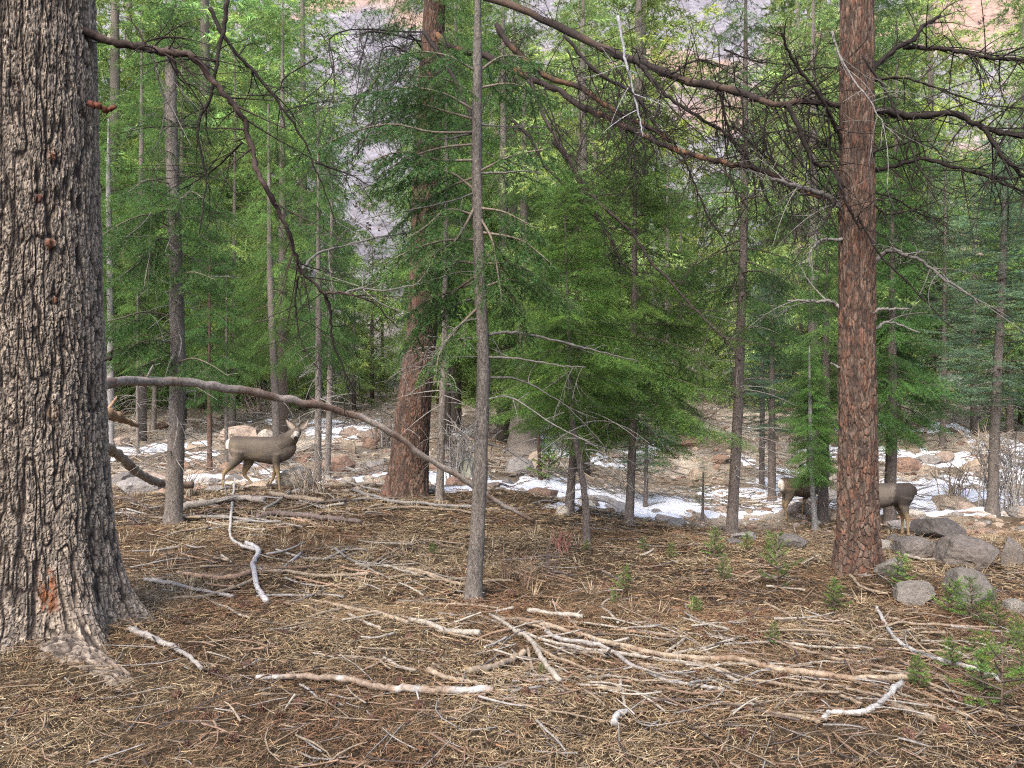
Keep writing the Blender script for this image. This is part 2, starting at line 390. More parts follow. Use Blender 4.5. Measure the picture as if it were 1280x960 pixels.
def dead_limbs(seed, Ht, n, L0):
    rng = np.random.default_rng(seed); mb = MB()
    for i in range(n):
        z = rng.random() * Ht; az = rng.random() * 6.28; L = L0 * rng.uniform(.3, 1.1)
        s = np.linspace(0, 1, 7); up = rng.uniform(-.1, .35); dr = rng.uniform(.1, .6); aa = az + rng.normal() * .3 * s
        pth = np.stack([np.cos(aa) * s * L, np.sin(aa) * s * L, z + L * (up * s - dr * s * s)], -1)
        c = lerp(rgb(.13, .115, .10), rgb(.30, .28, .26), rng.random())
        tube(mb, pth, np.linspace(.0085, .002, 7), 4, c, cap=False)
        for q in range(rng.integers(1, 5)):
            k = rng.integers(2, 6); d = unit(pth[k] - pth[k - 1] + rng.normal(size=3) * .55); l = L * rng.uniform(.15, .4)
            tw = pth[k] + d * (np.linspace(0, 1, 4) * l)[:, None]; tw[:, 2] -= np.linspace(0, 1, 4) ** 2 * l * .3
            tube(mb, tw, np.linspace(.004, .0015, 4), 3, c, cap=False)
    return mb.mesh('dead_limbs', M_wood)
DEAD = [dead_limbs(600 + s, 1.0, 16, .9) for s in range(3)]
print('crowns', round(time.time() - T_START, 1))

# ------------------------------------------------------------------ trunks
def bark_mesh(pts, rads, nz, na, style, seed, flare=None, knots=(), stain=None):
    """a trunk with furrowed bark as real relief; pts world axis points, bottom first"""
    n = nz; ax = spline(pts, n); rr = spline(np.stack([rads, np.zeros(len(rads)), np.zeros(len(rads))], -1), n)[:, 0]
    seglen = np.concatenate([[0], np.cumsum(np.linalg.norm(np.diff(ax, axis=0), axis=1))])
    fa = math.atan2(-pts[0][1], -pts[0][0]); nd = int(na * .84)          # finer mesh on the side the photograph shows
    th = np.concatenate([fa + np.linspace(-1.6, 1.6, nd), fa + 1.6 + np.arange(1, na - nd + 1) * (2 * np.pi - 3.2) / (na - nd + 1)]); TH, Z = np.meshgrid(th, seglen)
    TH = np.mod(TH, 2 * np.pi)
    rmean = float(np.mean(rads))
    cx, sx = np.cos(TH) * rmean, np.sin(TH) * rmean
    cw, ch, depth = {'fir': (.016, .058, .019), 'pine': (.031, .09, .014)}[style]
    nu = max(8, int(round(2 * np.pi * rmean / cw)))
    u = TH / (2 * np.pi) * nu; v = Z / ch
    wu = (fbm(cx * 7 + 9, sx * 7, Z * 4, seed + 5, 3) - .5) * 3.0 + (fbm(cx * 40, sx * 40, Z * 25, seed + 6, 2) - .5) * .7
    wv = (fbm(cx * 14 + 2, sx * 14, Z * 5, seed + 8, 3) - .5) * 2.4
    f1, f2, cid = worley(u + wu, v + wv, nu, seed)
    f1b, f2b, cidb = worley((u + wu) * 2.0, (v + wv) * 1.7, nu * 2, seed + 40)
    fine = fbm(cx * 45, sx * 45, Z * 16, seed + 13, 4); grain = fbm(cx * 150, sx * 150, Z * 60, seed + 23, 2)
    wz = Z + (fbm(cx * 6, sx * 6, Z * 2.5, seed + 3, 3) - .5) * .3
    fq = 27 if style == 'fir' else 15
    n1 = fbm(cx * fq + wu * .16, sx * fq + wu * .16, wz * fq * .14, seed + 31, 2); n2 = fbm(cx * fq * 2.1 + wu * .2, sx * fq * 2.1, wz * fq * .36, seed + 37, 2)
    fur = sst(np.abs(n1 - .5), .0, .085) * (.45 + .55 * sst(np.abs(n2 - .5), .0, .07))           # long wandering fissures
    if style == 'fir':
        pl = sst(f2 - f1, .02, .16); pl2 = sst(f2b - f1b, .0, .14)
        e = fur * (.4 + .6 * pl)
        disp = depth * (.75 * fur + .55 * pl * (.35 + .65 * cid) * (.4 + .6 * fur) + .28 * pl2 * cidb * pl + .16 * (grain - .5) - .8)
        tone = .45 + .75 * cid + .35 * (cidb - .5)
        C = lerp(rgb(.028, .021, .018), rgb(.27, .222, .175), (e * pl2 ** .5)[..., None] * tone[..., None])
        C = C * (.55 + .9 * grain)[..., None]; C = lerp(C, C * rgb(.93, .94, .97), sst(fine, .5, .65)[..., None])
    else:
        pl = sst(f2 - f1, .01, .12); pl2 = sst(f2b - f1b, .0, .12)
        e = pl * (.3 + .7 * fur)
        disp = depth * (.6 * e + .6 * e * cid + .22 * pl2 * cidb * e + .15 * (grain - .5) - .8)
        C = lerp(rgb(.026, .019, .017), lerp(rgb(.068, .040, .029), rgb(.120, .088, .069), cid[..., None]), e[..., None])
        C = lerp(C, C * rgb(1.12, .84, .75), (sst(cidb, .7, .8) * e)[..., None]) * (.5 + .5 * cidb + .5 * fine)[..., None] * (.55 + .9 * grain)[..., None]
    if stain is not None:
        for (ka, z0_, z1_, wd_) in stain:                              # resin run down the bark
            da = np.abs(np.mod(TH - ka + np.pi, 2 * np.pi) - np.pi) * rmean
            t_ = (Z - z0_) / (z1_ - z0_); m_ = (1 - sst(da, wd_ * .3, wd_)) * sst(t_, -.15, .1) * (1 - sst(t_, .8, 1.1)) * sst(fine + .25 * (grain - .5), .36, .5)
            C = lerp(C, rgb(.16, .06, .026) * (.35 + 1.2 * grain)[..., None], (m_ * .92)[..., None])
    R = rr[:, None] * np.ones_like(TH)
    if flare is not None: R = R + flare(TH, Z)
    R = R + disp
    for (ka, kz, kr, out, kc) in knots:
        da = (np.mod(TH - ka + np.pi, 2 * np.pi) - np.pi) * rmean; dz = Z - kz; dd = np.hypot(da, dz * .95) + (fine - .5) * kr * .5
        ring = np.exp(-((dd - kr * 1.15) / (kr * .3)) ** 2); core = 1 - sst(dd, kr * .55, kr * .9)
        R = R + out * core - ring * depth * .6
        C = lerp(C, np.asarray(kc) * (.5 + fine)[..., None], (core * sst(fine, .3, .5))[..., None]); C = lerp(C, rgb(.05, .035, .03), (ring * .6)[..., None])
    V = np.stack([ax[:, 0][:, None] + R * np.cos(TH), ax[:, 1][:, None] + R * np.sin(TH), ax[:, 2][:, None] + 0 * R], -1)
    i = np.arange(n - 1)[:, None] * na; j = np.arange(na)[None]; j2 = (j + 1) % na
    Q = np.stack([i + j, i + j2, i + na + j2, i + na + j], -1).reshape(-1, 4)
    mb = MB(); mb.add(V.reshape(-1, 3), Q, None, C.reshape(-1, 3)); return mb
def rel(mb, org):
    mb.V = [v - np.asarray(org, np.float32) for v in mb.V]; return mb

DARKWOOD = rgb(.019, .0145, .013); GREYWOOD = rgb(.17, .158, .148); RUSTWOOD = rgb(.22, .12, .075)
def branch_part(root, org, pxs, Ys, r0, r1, col, seed, twig=0, twl=.5, name='branch', col2=None, sides=7, twdir=None, k2=True):
    """a bare branch following photograph pixels at given distances, with its own twigs"""
    rng = np.random.default_rng(seed)
    Ys = np.interp(np.linspace(0, 1, len(pxs)), np.linspace(0, 1, len(Ys)), Ys)
    pts = np.array([P(a, b, y) for (a, b), y in zip(pxs, Ys)])
    n = max(14, len(pxs) * 6); path = spline(pts, n)
    L = np.sum(np.linalg.norm(np.diff(path, axis=0), axis=1))
    path[1:-1] += rng.normal(size=(n - 2, 3)) * min(.006, r0 * .25)
    kx = np.linspace(0, n - 1, max(4, n // 5)); kk_ = rng.normal(size=(len(kx), 3)) * min(.022, r0 * .9); kk_[0] = 0          # kinks at old nodes
    path += np.stack([np.interp(np.arange(n), kx, kk_[:, q]) for q in range(3)], -1)
    rad = np.linspace(r0, r1, n) * (1 + rng.normal(size=n) * .07 + .22 * (rng.random(n) > .9))
    mb = MB(); cols = np.tile(col, (n, 1)) if col2 is None else lerp(col, col2, sst(fbm(np.arange(n) * .35 + seed, np.zeros(n), seed=seed), .45, .6)[:, None])
    tube(mb, path, rad, sides, cols, rough=.1, rng=rng)
    for q in range(int(twig * 2.2)):
        k = rng.integers(int(n * .15), n - 1); t = unit(path[k] - path[k - 1])
        d = unit(t * rng.uniform(.1, .9) + rng.normal(size=3) * np.array([.8, .6, .8]) + (np.array(twdir) if twdir is not None else 0))
        l = twl * rng.uniform(.35, 1.2); m = 8; s = np.linspace(0, 1, m)
        crv = rng.normal(size=3) * .35 + np.array([0, 0, -.25])
        tw = path[k] + l * (d * s[:, None] + crv * (s ** 2)[:, None] * .6)
        rr = min(rad[k] * .5, .007)
        tube(mb, tw, np.linspace(rr, .0016, m), 4, col * rng.uniform(.8, 1.5), cap=False)
        if k2:
            for z in range(rng.integers(1, 5)):
                kk = rng.integers(2, m - 1); d2 = unit(unit(tw[kk] - tw[kk - 1]) + rng.normal(size=3) * .7); l2 = l * rng.uniform(.2, .5)
                s2 = np.linspace(0, 1, 5); t2 = tw[kk] + l2 * (d2 * s2[:, None] + rng.normal(size=3) * .3 * (s2 ** 2)[:, None])
                tube(mb, t2, np.linspace(max(rr * .5, .0022), .0013, 5), 3, col * rng.uniform(.8, 1.5), cap=False)
    return link(name, rel(mb, org).mesh(name, M_wood), root)
def bough_part(root, org, pxs, Ys, seed, tint, sub_len=.42, hang=.35, name='bough', ln=.036, w=.0062, space=.0052, col=GREEN):
    rng = np.random.default_rng(seed)
    Ys = np.interp(np.linspace(0, 1, len(pxs)), np.linspace(0, 1, len(Ys)), Ys)
    path = spline(np.array([P(a, b, y) for (a, b), y in zip(pxs, Ys)]), 14) - org
    S, D, Ls = bough_twigs(path, rng, sub_len, .05, hang, start=.22)
    mb = MB(); needles(mb, np.array(S), np.array(D), np.array(Ls), rng, ln, w, space, col, flat=.6)
    o = link(name, mb.mesh(name, M_needle, False), root); o.color = (*tint, 1)
    wd = MB(); tube(wd, path, np.linspace(.012, .003, 14), 5, rgb(.15, .12, .10))
    for s_, d_, l_ in zip(S[::2], D[::2], Ls[::2]):
        tube(wd, np.array([s_, s_ + unit(d_) * l_ * .8]), [.0035, .0015], 3, rgb(.08, .065, .05), cap=False)
    link('stem', wd.mesh('stem', M_wood), o); return o

# ------------------------------------------------------------------ the big fir on the left
def big_fir():
    z0 = H1(T1X, T1Y) - .12; org = np.array([T1X, T1Y, z0])
    root = tag(empty('fir_tree', org), 'huge furrowed grey-brown fir trunk at the left edge, with cut knots and a flared base', 'tree')
    pts = np.array([[T1X, T1Y, z0], [T1X, T1Y, z0 + 1.2], [T1X - .01, T1Y, z0 + 2.6], [T1X - .03, T1Y, z0 + 5.2]])
    roots = [(-.65, .42, .30), (-1.5, .33, .26), (-2.6, .4, .4), (.35, .25, .3), (1.6, .3, .4), (2.7, .3, .4)]
    def flare(TH, Z):
        f = .13 * np.exp(-Z / .5) + .02 * np.exp(-Z / 1.5)
        for a, amp, wd in roots:
            d = np.mod(TH - a + np.pi, 2 * np.pi) - np.pi
            f = f + amp * np.exp(-(d / wd) ** 2) * np.exp(-Z / .2) * .74
        return f * (1 + .15 * np.sin(TH * 9))
    def kn(px, py, r, o=.012, c=(.12, .052, .03)):
        x = (px - 640) / FPX * 4.93; a = math.atan2(4.93 - T1Y, x - T1X); z = CAM_H - (py - 480) / FPX * 4.93 - z0
        return (a, z, r, o, c)
    knots = [kn(76, 300, .04, .022), kn(87, 372, .026), kn(83, 187, .034), kn(55, 243, .03, .01, (.09, .04, .028)), kn(22, 103, .032, -.02, (.06, .04, .035)),
             kn(78, 517, .05, .0, (.12, .08, .05)), kn(108, 425, .03, -.01, (.06, .05, .04)), kn(90, 75, .02, -.01, (.06, .05, .04))]
    st = kn(60, 762, .02); st2 = kn(60, 712, .02); stain = [(st[0], st[1], st2[1], .05)]
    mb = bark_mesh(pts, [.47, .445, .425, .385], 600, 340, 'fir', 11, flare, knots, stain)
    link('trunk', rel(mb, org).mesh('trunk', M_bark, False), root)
    # surface root running out towards the camera
    rp = [G(70, 815), G(110, 828), G(150, 850), G(175, 872), G(192, 892)]
    rp = spline(np.array(rp) + np.array([0, 0, -.01]), 90); rad = np.linspace(.22, .10, 90); rp[:, 2] -= np.linspace(.0, .11, 90) ** 1.0
    m2 = MB(); a = np.arange(60) * 2 * np.pi / 60; t = unit(np.gradient(rp, axis=0)); u = unit(np.cross(t, [0, 0, 1.])); v = np.cross(u, t)
    A, K = np.meshgrid(a, np.arange(90) * .016)
    f1, f2, cid = worley(A / 6.283 * 30 + (fbm(A * 2, K * 4, seed=3) - .5) * 3, K / .075 + (fbm(A * 5, K * 9, seed=4) - .5) * 2, 30, 91); e = sst(f2 - f1, .02, .35); fn = fbm(np.cos(A) * 5, np.sin(A) * 5, K * 30, 5, 3)
    R = rad[:, None] * .62 + .022 * (e - .6) + .012 * (fn - .5)
    V = rp[:, None] + R[..., None] * (np.cos(A)[..., None] * u[:, None] + .8 * np.sin(A)[..., None] * v[:, None])
    C = lerp(rgb(.045, .035, .03), rgb(.26, .215, .175), (e * cid ** .5)[..., None]) * (.4 + 1.1 * fn)[..., None]
    i = np.arange(89)[:, None] * 60; j = np.arange(60)[None]; j2 = (j + 1) % 60
    m2.add(V.reshape(-1, 3), np.stack([i + j, i + j2, i + 60 + j2, i + 60 + j], -1).reshape(-1, 4), None, C.reshape(-1, 3))
    link('root', rel(m2, org).mesh('root', M_bark, False), root)
    # orange broken stub
    branch_part(root, org, [(112, 131), (128, 132), (141, 134)], [5.3], .021, .012, rgb(.10, .036, .024), 4, name='branch_stub')
    B = lambda pxs, Y, r0, r1, s, tw=6, col=DARKWOOD, **k: branch_part(root, org, pxs, Y, r0, r1, col, s, tw, **k)
    B([(60, 20), (118, 45), (150, 56), (190, 63), (225, 72), (265, 92), (290, 125), (305, 165), (320, 215), (340, 255), (355, 285), (370, 320), (377, 343), (400, 363), (430, 367), (460, 382), (493, 408)],
      [5.3, 5.5, 6.0], .030, .004, 21, 22, rgb(.026, .018, .016), twl=.45, col2=rgb(.06, .042, .036))
    B([(285, 0), (275, 53), (268, 100), (250, 145), (247, 165), (253, 205), (255, 245), (250, 290)], [5.8, 5.7], .016, .004, 22, 6)
    B([(373, 345), (368, 365), (370, 395), (382, 435), (415, 480)], [5.9, 6.0], .010, .003, 23, 4)
    B([(405, 365), (413, 385), (417, 430), (440, 480), (447, 500)], [5.95, 6.2], .012, .003, 24, 4)
    B([(430, 367), (450, 360), (480, 364), (520, 355), (560, 345)], [5.95, 6.2], .009, .003, 25, 5, GREYWOOD * .8)
    B([(378, 337), (400, 315), (450, 302), (485, 295), (512, 292)], [5.9, 6.6], .010, .004, 26, 6, GREYWOOD * .7)
    B([(262, 10), (285, 58), (320, 92), (345, 120), (370, 162), (390, 200), (407, 235), (421, 280)], [5.9, 6.2], .016, .003, 27, 8)
    B([(395, 203), (432, 215), (467, 235)], [6.1, 6.2], .008, .003, 28, 4)
    B([(303, 178), (275, 205), (245, 228), (220, 240)], [5.8, 6.0], .008, .003, 29, 4)
    B([(186, 55), (195, 90), (205, 130), (200, 170), (190, 190)], [5.5, 5.6], .006, .002, 30, 5, GREYWOOD * .6)
    B([(208, 68), (225, 100), (245, 110), (270, 135)], [5.6, 5.9], .007, .002, 32, 5)
    B([(130, 450), (140, 447), (142, 435)], [5.2], .012, .005, 31, 0)
big_fir()

# ------------------------------------------------------------------ the two orange-barked pines
def right_pine():
    b = G(1070, 716); y = b[1] + .15; x = .431 * y; z0 = H1(x, y) - .08; org = np.array([x, y, z0])
    root = tag(empty('pine_tree', org), 'tall straight pine with orange-brown plated bark and dead limbs on the right', 'tree')
    s = y / FPX
    pts = np.array([[x, y, z0], [x + .01, y, z0 + .7], [x + .0, y, z0 + 2.5], [x + .005, y, z0 + 6.0]])
    def flare(TH, Z):
        f = .06 * np.exp(-Z / .28)
        for a, amp, wd in [(-.5, .16, .25), (-2.4, .10, .3), (-1.5, .05, .25), (1.2, .1, .4)]:
            d = np.mod(TH - a + np.pi, 2 * np.pi) - np.pi; f = f + amp * np.exp(-(d / wd) ** 2) * np.exp(-Z / .10)
        return f
    def kn(px, py, r, o=-.01, c=(.05, .035, .03)):
        yy = y - .165; xx = (px - 640) / FPX * yy; return (math.atan2(yy - y, max(-.16, min(.16, xx - x))), CAM_H - (py - 480) / FPX * yy - z0, r, o, c)
    knots = [kn(1063, 328, .045), kn(1066, 346, .03), kn(1062, 478, .035), kn(1072, 435, .022), kn(1058, 390, .03), kn(1062, 535, .03), kn(1074, 160, .05), kn(1070, 190, .05), kn(1060, 280, .03)]
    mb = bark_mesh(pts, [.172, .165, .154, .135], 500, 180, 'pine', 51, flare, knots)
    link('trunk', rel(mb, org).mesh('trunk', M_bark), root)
    B = lambda pxs, Y, r0, r1, sd, tw=6, col=DARKWOOD, **k: branch_part(root, org, pxs, Y, r0, r1, col, sd, tw, **k)
    Y = y
    B([(1085, 138), (1110, 141), (1160, 144), (1200, 149), (1235, 160), (1285, 167), (1330, 172)], [Y, Y - .6], .034, .018, 61, 18, twl=.6)
    B([(1230, 159), (1250, 190), (1280, 222), (1310, 260)], [Y - .45, Y - .6], .021, .009, 62, 10)
    B([(1082, 112), (1100, 85), (1130, 58), (1150, 42), (1170, 20)], [Y, Y + .4], .027, .015, 63, 6)
    B([(1130, 58), (1180, 64), (1230, 70), (1290, 76)], [Y + .3, Y - .2], .022, .012, 64, 18, twl=.6)
    B([(1090, 214), (1130, 205), (1170, 205), (1220, 215), (1285, 240)], [Y, Y - .4], .022, .009, 65, 16)
    B([(1078, 70), (1110, 115), (1128, 150), (1140, 190), (1160, 225), (1190, 245)], [Y - .25, Y - .5], .012, .004, 66, 8)
    B([(985, 130), (1000, 175), (1025, 205), (1045, 215), (1062, 255), (1078, 290)], [Y - .3, Y - .25], .022, .008, 67, 10)
    B([(1055, 262), (1030, 242), (1000, 230), (960, 217)], [Y, Y - .2], .026, .016, 68, 10, GREYWOOD * .6)
    B([(1053, 300), (1040, 299), (1030, 300), (1018, 307), (1012, 320), (1015, 340)], [Y - .05], .014, .005, 69, 4, GREYWOOD)
    B([(1055, 388), (1043, 378), (1030, 375), (1010, 378), (985, 380)], [Y], .02, .008, 70, 2, GREYWOOD * .9)
    B([(1092, 330), (1108, 318), (1122, 312), (1135, 316), (1170, 340), (1210, 365), (1230, 382)], [Y, Y - .3], .024, .006, 71, 7, GREYWOOD * .7)
    B([(1088, 393), (1100, 387), (1115, 385), (1136, 387)], [Y - .1], .016, .009, 72, 0, GREYWOOD * .8)
    B([(1092, 412), (1105, 407), (1122, 407), (1150, 418)], [Y], .014, .007, 73, 1, GREYWOOD)
    B([(1072, 270), (1100, 318), (1130, 350), (1180, 400), (1222, 432)], [Y - .22, Y - .2], .010, .003, 74, 6)
    B([(1052, 460), (1045, 457), (1040, 454)], [Y], .012, .008, 75, 0, GREYWOOD * .7)
    B([(1075, 205), (1095, 190), (1130, 178), (1145, 172)], [Y - .1], .012, .006, 76, 2)
    B([(1040, 40), (1052, 70), (1075, 110), (1100, 150), (1130, 180)], [Y - .3, Y - .5], .011, .003, 77, 6, GREYWOOD)
    B([(1055, 180), (1040, 150), (1020, 110), (990, 70), (975, 40)], [Y, Y - .4], .018, .010, 78, 10)
    B([(1055, 235), (1040, 195), (1035, 150), (1020, 90), (1025, 40)], [Y - .1, Y + .3], .012, .006, 79, 10)
    B([(1090, 255), (1110, 268), (1150, 262), (1190, 290)], [Y, Y - .3], .010, .003, 80, 12)
    B([(1090, 240), (1120, 250), (1160, 272), (1200, 268)], [Y, Y + .4], .009, .003, 81, 12)
    B([(1055, 200), (1030, 180), (990, 165), (950, 170)], [Y, Y + .4], .012, .004, 82, 14)
    B([(1055, 215), (1035, 270), (1010, 300), (990, 330)], [Y, Y - .4], .010, .003, 83, 10)
    B([(1090, 100), (1130, 95), (1180, 110), (1240, 130), (1285, 135)], [Y, Y - .5], .012, .004, 84, 14)
    return root
right_pine()

def back_pine():
    b = G(508, 622); y = b[1] + .2; x = -.132 * y; z0 = H1(x, y) - .1; org = np.array([x, y, z0])
    root = tag(empty('pine_tree', org), 'leaning thick pine with rusty furrowed bark behind the slender grey trunk', 'tree')
    k = y / FPX
    pts = np.array([[x, y, z0], P(513, 560, y), P(518, 500, y), P(528, 400, y), P(534, 200, y), P(541, 50, y), P(546, -40, y)])
    def flare(TH, Z):
        f = .05 * np.exp(-Z / .5)
        for a, amp, wd in [(-.6, .12, .35), (-2.7, .22, .4), (-1.6, .08, .3)]:
            d = np.mod(TH - a + np.pi, 2 * np.pi) - np.pi; f = f + amp * np.exp(-(d / wd) ** 2) * np.exp(-Z / .2)
        return f
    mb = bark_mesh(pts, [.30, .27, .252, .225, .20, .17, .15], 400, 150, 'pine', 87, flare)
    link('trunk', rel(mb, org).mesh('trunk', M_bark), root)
    B = lambda pxs, Y, r0, r1, sd, tw=6, col=DARKWOOD, **kk: branch_part(root, org, pxs, Y, r0, r1, col, sd, tw, **kk)
    RW = rgb(.17, .09, .05)
    B([(541, 38), (560, 57), (600, 68), (640, 85), (690, 110), (720, 130), (760, 150), (800, 170), (850, 187), (900, 200), (930, 210), (980, 225), (1010, 240), (1046, 260)],
      [y, 10.5, 8.6, 7.6], .052, .015, 101, 44, rgb(.024, .017, .015), col2=RW * .8, twl=.8, sides=9)
    B([(620, 30), (640, 58), (680, 92), (720, 106), (755, 130), (800, 155), (842, 176)], [10.3, 9.3], .04, .024, 102, 20, rgb(.024, .017, .015), col2=RW * .6, twl=.7)
    B([(545, -20), (640, 5), (735, 48), (780, 72), (820, 85), (870, 100), (920, 113), (960, 125), (1000, 128), (1055, 136)], [y, 9.6, 8.0, 7.1], .055, .024, 103, 50, rgb(.022, .016, .014), col2=rgb(.06, .04, .03), twl=.8, sides=9)
    B([(662, 100), (685, 150), (700, 180), (720, 215), (745, 250), (790, 295), (830, 340), (870, 390), (905, 425), (927, 447)], [10, 9.0], .026, .008, 104, 24, rgb(.042, .032, .03), twl=.6)
    B([(640, 150), (665, 180), (690, 215), (730, 262), (765, 300), (780, 330), (820, 358)], [9.8, 9.4], .020, .006, 105, 12)
    B([(530, 40), (560, 88), (575, 110), (585, 140), (592, 170), (597, 195)], [9.5, 8.5], .028, .008, 106, 8)
    B([(705, 45), (750, 90), (790, 115), (815, 150), (842, 178)], [9.2, 8.6], .022, .012, 107, 12)
    B([(800, 82), (830, 120), (870, 145), (900, 165), (935, 207), (960, 260)], [8.9, 8.4], .024, .008, 108, 14)
    B([(898, 108), (905, 140), (925, 180), (940, 207), (950, 280)], [8.5], .018, .005, 109, 12)
    B([(772, 20), (780, 70), (790, 100), (797, 145), (801, 172)], [8.0], .016, .006, 110, 4, rgb(.24, .24, .26))
    B([(690, 175), (715, 215), (745, 265), (762, 300), (775, 330)], [9.4], .018, .006, 111, 8)
    B([(850, 187), (865, 225), (885, 270), (905, 300), (910, 340)], [8.7], .012, .004, 112, 12)
    B([(960, 126), (955, 160), (965, 200), (985, 240), (1000, 300)], [8.0], .014, .004, 113, 14)
    B([(960, 120), (985, 95), (1020, 85), (1050, 85)], [7.9], .014, .005, 114, 10)
    B([(840, 92), (870, 75), (900, 85), (940, 105)], [8.7], .013, .005, 115, 10)
    B([(905, 62), (950, 78), (1000, 82)], [8.2], .010, .004, 116, 12)
    for q, (a, c) in enumerate([((420, 40), (395, 175)), ((455, 40), (440, 140)), ((510, 45), (470, 130)), ((480, 60), (430, 230)), ((560, 80), (430, 175))]):
        B([(530, 40 + q * 12), a, ((a[0] + c[0]) / 2 + 12, (a[1] + c[1]) / 2), c], [y, y - 2.5], .013, .004, 120 + q, 26, rgb(.024, .02, .019), twl=.6)
    rg = np.random.default_rng(40)                                      # the tangle of thin drooping dead twigs
    for q in range(30):
        sx_ = rg.uniform(640, 1040); sy_ = 60 + (sx_ - 640) * .17 + rg.uniform(-25, 70); l = rg.uniform(70, 210); dx = rg.normal() * .5 + .1
        B([(sx_, sy_), (sx_ + dx * l * .3, sy_ + l * .35), (sx_ + dx * l * .75, sy_ + l * .7), (sx_ + dx * l + rg.normal() * 20, sy_ + l)], [rg.uniform(7.6, 9.6)], .009, .003, 160 + q, 6, rgb(.02, .016, .0145), twl=.45)
    for q in range(10):
        sx_ = rg.uniform(395, 560); sy_ = rg.uniform(20, 120); l = rg.uniform(60, 150)
        B([(sx_, sy_), (sx_ - 8 + rg.normal() * 10, sy_ + l * .4), (sx_ - 25 + rg.normal() * 15, sy_ + l * .75), (sx_ - 45 + rg.normal() * 20, sy_ + l)], [rg.uniform(8.5, 10)], .008, .003, 200 + q, 6, rgb(.022, .018, .017), twl=.45)
    # live crown above and around the trunk
    me, wd = CROWN['fir2']
    o = link('crown', me, root, (P(534, 200, y) - org), (0, 0, 1.3), (.85, .85, .9)); o.location.z += .5; o.color = (1.0, 1.05, .9, 1)
back_pine()
print('big trees', round(time.time() - T_START, 1))

# ------------------------------------------------------------------ other trees
def trunk_mesh(pts, rads, seed, col, sides=12):
    n = 40; ax = spline(pts, n); rr = np.interp(np.linspace(0, 1, n), np.linspace(0, 1, len(rads)), rads)
    th = np.arange(sides) * 2 * np.pi / sides; TH, K = np.meshgrid(th, np.arange(n))
    nz = fbm(np.cos(TH) * 2 + seed, np.sin(TH) * 2, ax[:, 2][:, None] * 7 + 0 * TH, seed, 3)
    seg = np.linalg.norm(ax - ax[0], axis=1)[:, None]
    R = rr[:, None] * (.82 + .36 * nz + .55 * np.exp(-seg / .09))
    V = np.stack([ax[:, 0:1] + R * np.cos(TH), ax[:, 1:2] + R * np.sin(TH), ax[:, 2:3] + 0 * R], -1).reshape(-1, 3)
    i = np.arange(n - 1)[:, None] * sides; j = np.arange(sides)[None]; j2 = (j + 1) % sides
    Q = np.stack([i + j, i + j2, i + sides + j2, i + sides + j], -1).reshape(-1, 4)
    C = np.asarray(col)[None, None] * (.45 + 1.1 * fbm(np.cos(TH) * 3, np.sin(TH) * 3 + seed, ax[:, 2][:, None] * 16 + 0 * TH, seed + 7, 3))[..., None]
    mb = MB(); mb.add(V, Q, None, C.reshape(-1, 3)); return mb
GB = rgb(.15, .13, .115); DB = rgb(.115, .095, .085); RB = rgb(.10, .065, .05); LG = rgb(.22, .21, .205)
def tree(name, label, pxs, wpx, ht, crown=None, cb=1.5, cs=(1, 1), tint=(1, 1, 1), bark=GB, dead=(0, 0), seed=1, cat='tree', group=None, rot=None, dY=0):
    """pxs: trunk pixels, base first; wpx: trunk width in pixels at base and at the last pixel; ht: trunk height in m; cb: crown base height; cs: crown scale (xy, z)"""
    b = G(*pxs[0]); Y = b[1] + dY; k = Y / FPX; org = np.array([b[0] if not dY else (pxs[0][0] - 640) * k, Y, H1((pxs[0][0] - 640) * k, Y) - .04])
    root = tag(empty(name, org), label, cat, group)
    pts = [org - org] + [P(a, c, Y) - org for a, c in pxs[1:]]
    if len(pts) < 2: pts.append(np.array([0, 0, ht * .5]))
    d = unit(pts[-1] - pts[-2]); rest = ht - pts[-1][2]
    if rest > .3: d[0] *= .3; pts.append(pts[-1] + unit(d) * rest)
    r0, r1 = wpx[0] * k / 2, wpx[1] * k / 2
    zs = np.array([p[2] for p in pts]); rads = [max(.006, r0 + (r1 - r0) * min(1, z / max(.1, pts[len(pxs) - 1][2]))) for z in zs]
    if rest > .3: rads[-1] = max(.005, r1 * .25)
    link('trunk', trunk_mesh(np.array(pts), rads, seed, bark).mesh('trunk', M_bark_s), root).color = (1, 1, 1, 1)
    def axis(z): return np.array([np.interp(z, zs, [p[0] for p in pts]), 0, z])
    if crown:
        me, wd = CROWN[crown]; R = rot if rot is not None else seed * 1.7
        o = link('crown', me, root, axis(cb), (0, 0, R), (cs[0], cs[0], cs[1])); o.color = (*tint, 1)
        if seed in (12, 13, 14, 15, 18, 20, 21, 22, 23, 31, 32):             # bushier ones carry a second whorl of boughs
            o = link('crown', CROWN[crown[:-1] + '1'][0], root, axis(cb + .05), (0, 0, R + 2.2), (cs[0] * .95, cs[0] * .95, cs[1] * .96)); o.color = (tint[0] * 1.15, tint[1] * 1.1, tint[2], 1)
        link('limbs', wd, root, axis(cb), (0, 0, R), (cs[0], cs[0], cs[1]))
    if dead[1] > dead[0]:
        for q in range(max(1, int((dead[1] - dead[0]) / 1.0 + .5))):
            link('dead_limbs', DEAD[(seed + q) % 3], root, axis(dead[0] + q), (0, 0, seed + q * 2.1), (.9, .9, 1.0))
    return root, org, Y, axis

